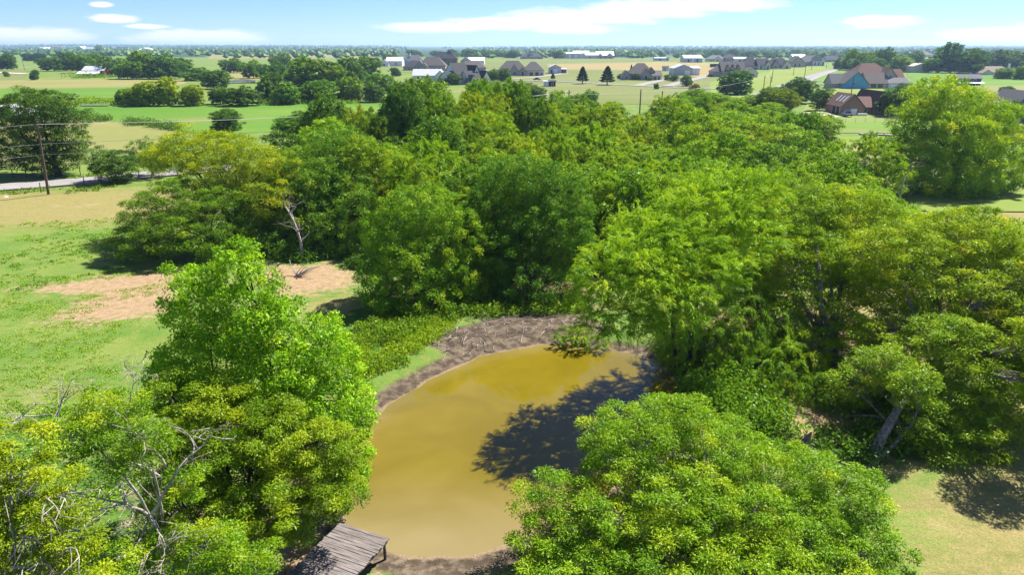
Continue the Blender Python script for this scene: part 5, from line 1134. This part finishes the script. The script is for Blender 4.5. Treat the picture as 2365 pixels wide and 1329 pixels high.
for (u, vb, vt, lab) in [(1762, 216, 175, 'dark utility pole on the verge before the asphalt road'), (1777, 212, 176, 'thin utility pole on the kerb of the asphalt road'), (1782, 190, 156, 'utility pole halfway along the village lawn'), (1832, 174, 146, 'utility pole in front of the tall steep gable'),
                         (1857, 185, 147, 'utility pole across the road from the white columns'), (1874, 162, 140, 'slender utility pole by the white porch columns'), (1908, 159, 139, 'utility pole at the road bend'), (1966, 216, 176, 'utility pole between blue house and brick house'), (57, 162, 132, 'utility pole beside the far pale lane'), (2047, 204, 180, 'short service pole at the porch of the blue house')]:
    q.append(pole(u, vb, vt, lab))
wire(q[0] - np.array([0, 0, .4]), q[2] - np.array([0, 0, .4]), 'cable along the asphalt road to the village lawn', 1.0, 0.03)
wire(q[2] - np.array([0, 0, .4]), q[3] - np.array([0, 0, .4]), 'cable over the village lawn to the steep gable', 1.0, 0.03)
wire(q[0] - np.array([0, 0, .4]), p4 - np.array([0, 0, .4]), 'cable spanning the oak in front of the dormered house', 1.4, 0.03)

# ------------------------------------------------------------------ fences
def fence(label, pts, n, h, rails, mat, r=0.05, cat='fence'):
    P = np.array([gp(u, v) for u, v in pts]); root = empty('fence', (P[0][0], P[0][1], 0), 0, label, cat)
    seg = np.linspace(0, len(P) - 1, n); Q = np.array([P[min(int(t), len(P) - 2)] + (P[min(int(t), len(P) - 2) + 1] - P[min(int(t), len(P) - 2)])*(t - min(int(t), len(P) - 2)) for t in seg])
    o = P[0]
    for x, y in Q: MB().tube([(x - o[0], y - o[1], -0.2), (x - o[0], y - o[1], h)], r, 6).build('post', MAT[mat], root)
    for z in rails: MB().tube([(x - o[0], y - o[1], z) for x, y in Q], r*0.75, 5).build('rail', MAT[mat], root)
fence('dark pipe fence in front of the shade tree trunk', [(-60, 412), (0, 410), (62, 411), (135, 408)], 7, 1.35, (0.65, 1.3), 'pipe', 0.07)
fence('light wire field fence below the brick house', [(1930, 284), (1990, 284), (2050, 283), (2080, 282)], 9, 1.3, (0.5, 0.9, 1.25), 'galv', 0.045)
fence('pale rail fence along the village drive', [(1285, 188), (1350, 192), (1400, 195)], 12, 1.2, (0.6, 1.1), 'trim', 0.06)
for (u, v, lab) in [(95, 445, 'leaning wooden post beside the tall utility pole'), (195, 428, 'wooden post with weeds at its foot on the road verge'), (186, 404, 'tall thin post on the far side of the road'), (322, 414, 'dark wooden post beside the shaggy verge tree'), (30, 411, 'stubby post under the shade tree')]:
    x, y = gp(u, v); o = MB().tube([(0, 0, -0.2), (0.03, 0, 0.7), (0.08, 0.02, 1.45)], [0.075, 0.07, 0.06], 7).build('fence_post', POLE, None, (x, y, g1(x, y))); tag(o, lab, 'post')
x, y = gp(147, 179); root = empty('swing_frame', (x, y, 0), 0.2, 'small timber swing frame on the tan grass near the barn', 'swing frame')
for sx in (-1.1, 1.1): MB().box(sx - 0.1, sx + 0.1, -0.1, 0.1, -0.1, 2.4).build('post', MAT['wood'], root)
MB().box(-1.4, 1.4, -0.12, 0.12, 2.4, 2.6).build('beam', MAT['wood'], root); MB().box(-0.8, 0.8, -0.2, 0.2, 0.5, 0.6).build('seat', MAT['wood'], root)
x, y = gp(1991, 268); root = empty('water_trough', (x, y, 0), 0, 'white water trough beside the brick house wall', 'trough')
MB().box(-1.4, 1.4, -0.3, 0.3, 0.15, 0.75).build('tub', MAT['trim'], root)
for sx in (-1.1, 1.1): MB().box(sx - 0.1, sx + 0.1, -0.28, 0.28, -0.05, 0.15).build('foot', MAT['galv'], root)

# ------------------------------------------------------------------ dock
def dock():
    A, B = np.array(gp(787, 1208, 1.1)), np.array(gp(900, 1245, 1.1))
    ex = (B - A)/np.linalg.norm(B - A); wd = np.linalg.norm(B - A); ey = np.array([ex[1], -ex[0]]); ey = ey if ey[1] < 0 else -ey
    O = (A + B)/2; rs = np.random.RandomState(3)
    root = empty('wooden_dock', (O[0], O[1], 0), math.atan2(ex[1], ex[0]), 'weathered grey plank dock on posts at the muddy pond edge', 'dock')
    sg = -1.0
    m, nt, out = material('weathered_planks'); tc = nt.obj(); rnd = nt.new('ShaderNodeObjectInfo').outputs['Random']
    st = nt.new('ShaderNodeVectorMath', operation='MULTIPLY'); st.inputs[1].default_value = (1.2, 22, 22); nt.l.new(tc, st.inputs[0])
    ofs = nt.new('ShaderNodeVectorMath', operation='ADD'); nt.l.new(st.outputs[0], ofs.inputs[0]); cb = nt.new('ShaderNodeCombineXYZ'); nt.l.new(nt.math('MULTIPLY', rnd, 60.0), cb.inputs[0]); nt.l.new(nt.math('MULTIPLY', rnd, 31.0), cb.inputs[1]); nt.l.new(cb.outputs[0], ofs.inputs[1])
    n = nt.noise(1.0, 6, 0.7, ofs.outputs[0]); c = nt.mix(nt.step(n, 0.3, 0.7), (0.0646, 0.0517, 0.0456), (0.2584, 0.2280, 0.2128))
    c = nt.mix(nt.math('MULTIPLY', rnd, 0.45), c, (0.1140, 0.0950, 0.0874)); principled(nt, out, c, 0.85, 0.2, n, 0.5, 0.02)
    pitch = 0.158; N = 34
    for k in range(N):
        w = 0.138*rs.uniform(0.93, 1.04); L = wd + rs.uniform(-0.05, 0.06); dx = rs.uniform(-0.03, 0.03); y = -(k + 0.5)*pitch; z = 1.1 + rs.uniform(-0.008, 0.008); yaw = rs.uniform(-0.006, 0.006)
        V = []; xs = np.linspace(-L/2, L/2, 7); bow = 0.012*rs.normal(size=7)
        for i, xx in enumerate(xs):
            e = 0.008*rs.normal(size=2)
            for yy, zz in ((-w/2 + e[0], z - 0.04), (w/2 + e[1], z - 0.04), (w/2 + e[1], z + bow[i]*0.4), (-w/2 + e[0], z + bow[i]*0.4)): V.append((xx + dx, y + yy + xx*yaw, zz))
        q = [(4*i + j, 4*i + (j+1) % 4, 4*i + 4 + (j+1) % 4, 4*i + 4 + j) for i in range(6) for j in range(4)] + [(3, 2, 1, 0), (24, 25, 26, 27)]
        MB().add(V, q).build('plank', m, root)
    for xx in (-wd/2 + 0.12, 0, wd/2 - 0.12): MB().box(xx - 0.03, xx + 0.03, -N*pitch, -0.03, 0.88, 1.055).build('stringer', m, root)
    for yy in (-0.12, -2.7, -5.1):
        for xx in (-wd/2 + 0.22, wd/2 - 0.22): MB().tube([(xx, yy, -0.7), (xx + 0.02, yy, 0.5), (xx, yy, 1.05)], [0.07, 0.065, 0.06], 8).build('post', POLE, root)
        MB().box(-wd/2 + 0.1, wd/2 - 0.1, yy - 0.1, yy - 0.05, 0.72, 0.875).build('crossbeam', m, root)
dock()

# ------------------------------------------------------------------ dead wood, sticks and stump
def dead_tree(label, base, seed, h, spread, r0, n=9, lean=(0, 0), name='dead_tree'):
    rs = np.random.RandomState(seed); x, y = base; m = MB()
    top = np.array([lean[0], lean[1], h]); P = bez((0, 0, -0.2), top, rs, 0.12, 7); m.tube(P, np.linspace(r0, r0*0.4, 7), 7)
    for k in range(n):
        st = P[rs.randint(2, 7)]; d = unit(rs.normal(size=3) + np.array([0, 0, 0.6])); e = st + d*spread*rs.uniform(0.5, 1)
        B = bez(st, e, rs, 0.18, 6); m.tube(B, np.linspace(r0*0.35, r0*0.06, 6), 5)
        for j in range(3):
            s2 = B[rs.randint(2, 6)]; m.tube(bez(s2, s2 + unit(rs.normal(size=3) + d)*spread*0.45, rs, 0.2, 4), np.linspace(r0*0.13, r0*0.03, 4), 4)
    o = m.build(name, DEADWOOD, None, (x, y, g1(x, y)), True); tag(o, label, 'dead tree')
dead_tree('grey dead trunk leaning at the edge of the wood beside bare soil', gp(698, 602), 1, 5.6, 2.2, 0.17, 12, (-1.6, 1.0))
x, y = gp(985, 520); dead_tree('bare snag of pale forked branches between two leafy pond trees', (-9.5, 68), 2, 8.2, 2.4, 0.16, 12, (0.4, 0))
dead_tree('tangle of pale dead branches showing through the wood canopy near the lawn', (36, 74), 3, 8.5, 3.0, 0.16, 14, (0.4, 0))
dead_tree('thin dead grey twigs poking above the lime canopy', (35.5, 62), 4, 9.0, 2.6, 0.14, 14, (0.3, 0))
dead_tree('bare forked treetop among the golden olive and green crowns', (-25, 90), 5, 9.6, 2.4, 0.13, 16, (0.5, 0))
x, y = gp(688, 640); rs = np.random.RandomState(9); m = MB()
for k in range(16):
    a = rs.uniform(-0.3, 2.2); L = rs.uniform(0.8, 2.8); e = (L*math.cos(a), L*0.6*math.sin(a), rs.uniform(0.1, 1.5)); m.tube(bez((rs.normal()*.1, rs.normal()*.1, 0.03), e, rs, 0.15, 5), np.linspace(0.055, 0.01, 5), 4)
tag(m.build('fallen_branch', DEADWOOD, None, (x, y, g1(x, y)), True), 'fallen branch with bare forked twigs lying on the bare soil', 'branch')
def sticks(name, polys, n, seed, rmax=0.035, mat=DEADWOOD):
    rs = np.random.RandomState(seed); m = MB()
    for p in polys:
        q = scatter(p, n, rs, 0.5); Z = gz(q[:, 0], q[:, 1]) + 0.02
        for (x, y), z in zip(q, Z):
            a = rs.uniform(0, 6.28); L = min(rs.exponential(0.45), 1.3) + 0.2
            m.tube(bez((x, y, z), (x + L*math.cos(a), y + L*math.sin(a), z + rs.uniform(0, 0.25)), rs, 0.15, 4), np.linspace(rmax*rs.uniform(.4, 1), 0.008, 4), 4)
    m.build(name, mat, kind='stuff')
sticks('driftwood_debris', [[(1000, 775), (1080, 742), (1180, 728), (1300, 725), (1330, 760), (1200, 790), (1090, 825), (1000, 830)]], 260, 5)
sticks('twig_litter', [[(900, 660), (1350, 650), (1350, 720), (900, 720)]], 150, 6, 0.025)
sticks('brush_debris', [[(150, 1130), (420, 1110), (450, 1250), (200, 1270)]], 220, 7, 0.03)
x, y = gp(1848, 1062); m = MB(); rs = np.random.RandomState(4)
ring = [(0.34*math.cos(t)*(1 + .1*math.sin(3*t)), 0.26*math.sin(t)) for t in np.linspace(0, 2*math.pi, 11)[:-1]]
V = [(a, b, -0.2) for a, b in ring] + [(a*0.85 + 0.1, b*0.85, 0.75 + 0.55*max(0, a/0.34) + 0.1*rs.uniform()) for a, b in ring] + [(0.02, 0, 0.5)]
m.add(V, [(i, (i+1) % 10, (i+1) % 10 + 10, i + 10) for i in range(10)], [(i + 10, (i+1) % 10 + 10, 20) for i in range(10)])
tag(m.build('tree_stump', BARK_GREY, None, (x, y, g1(x, y))), 'pale splintered stump showing over the lime tree', 'stump')
x, y = gp(14, 455); m = MB(); b0 = np.array([(0, 0, .22), (.35, 0, .05), (.1, .28, .06), (-.3, .16, .08), (-.28, -.18, .05), (.12, -.27, .07)])
m.add(b0, (), [(0, 1, 2), (0, 2, 3), (0, 3, 4), (0, 4, 5), (0, 5, 1)]); tag(m.build('white_rock', MAT['trim'], None, (x, y, g1(x, y) - 0.03)), 'small white rock in the grass near the road', 'rock')

# ------------------------------------------------------------------ haze
def haze():
    m, nt, out = material('haze_air'); v = nt.new('ShaderNodeVolumePrincipled')
    v.inputs['Color'].default_value = (0.50, 0.72, 1.0, 1); v.inputs['Density'].default_value = HAZE_DENSITY; v.inputs['Anisotropy'].default_value = 0.3
    nt.l.new(v.outputs[0], out.inputs['Volume'])
    o = MB().box(-17000, 17000, -400, 17000, -3.0, 92.0).build('haze', m, kind='stuff'); o.display_type = 'WIRE'
haze()
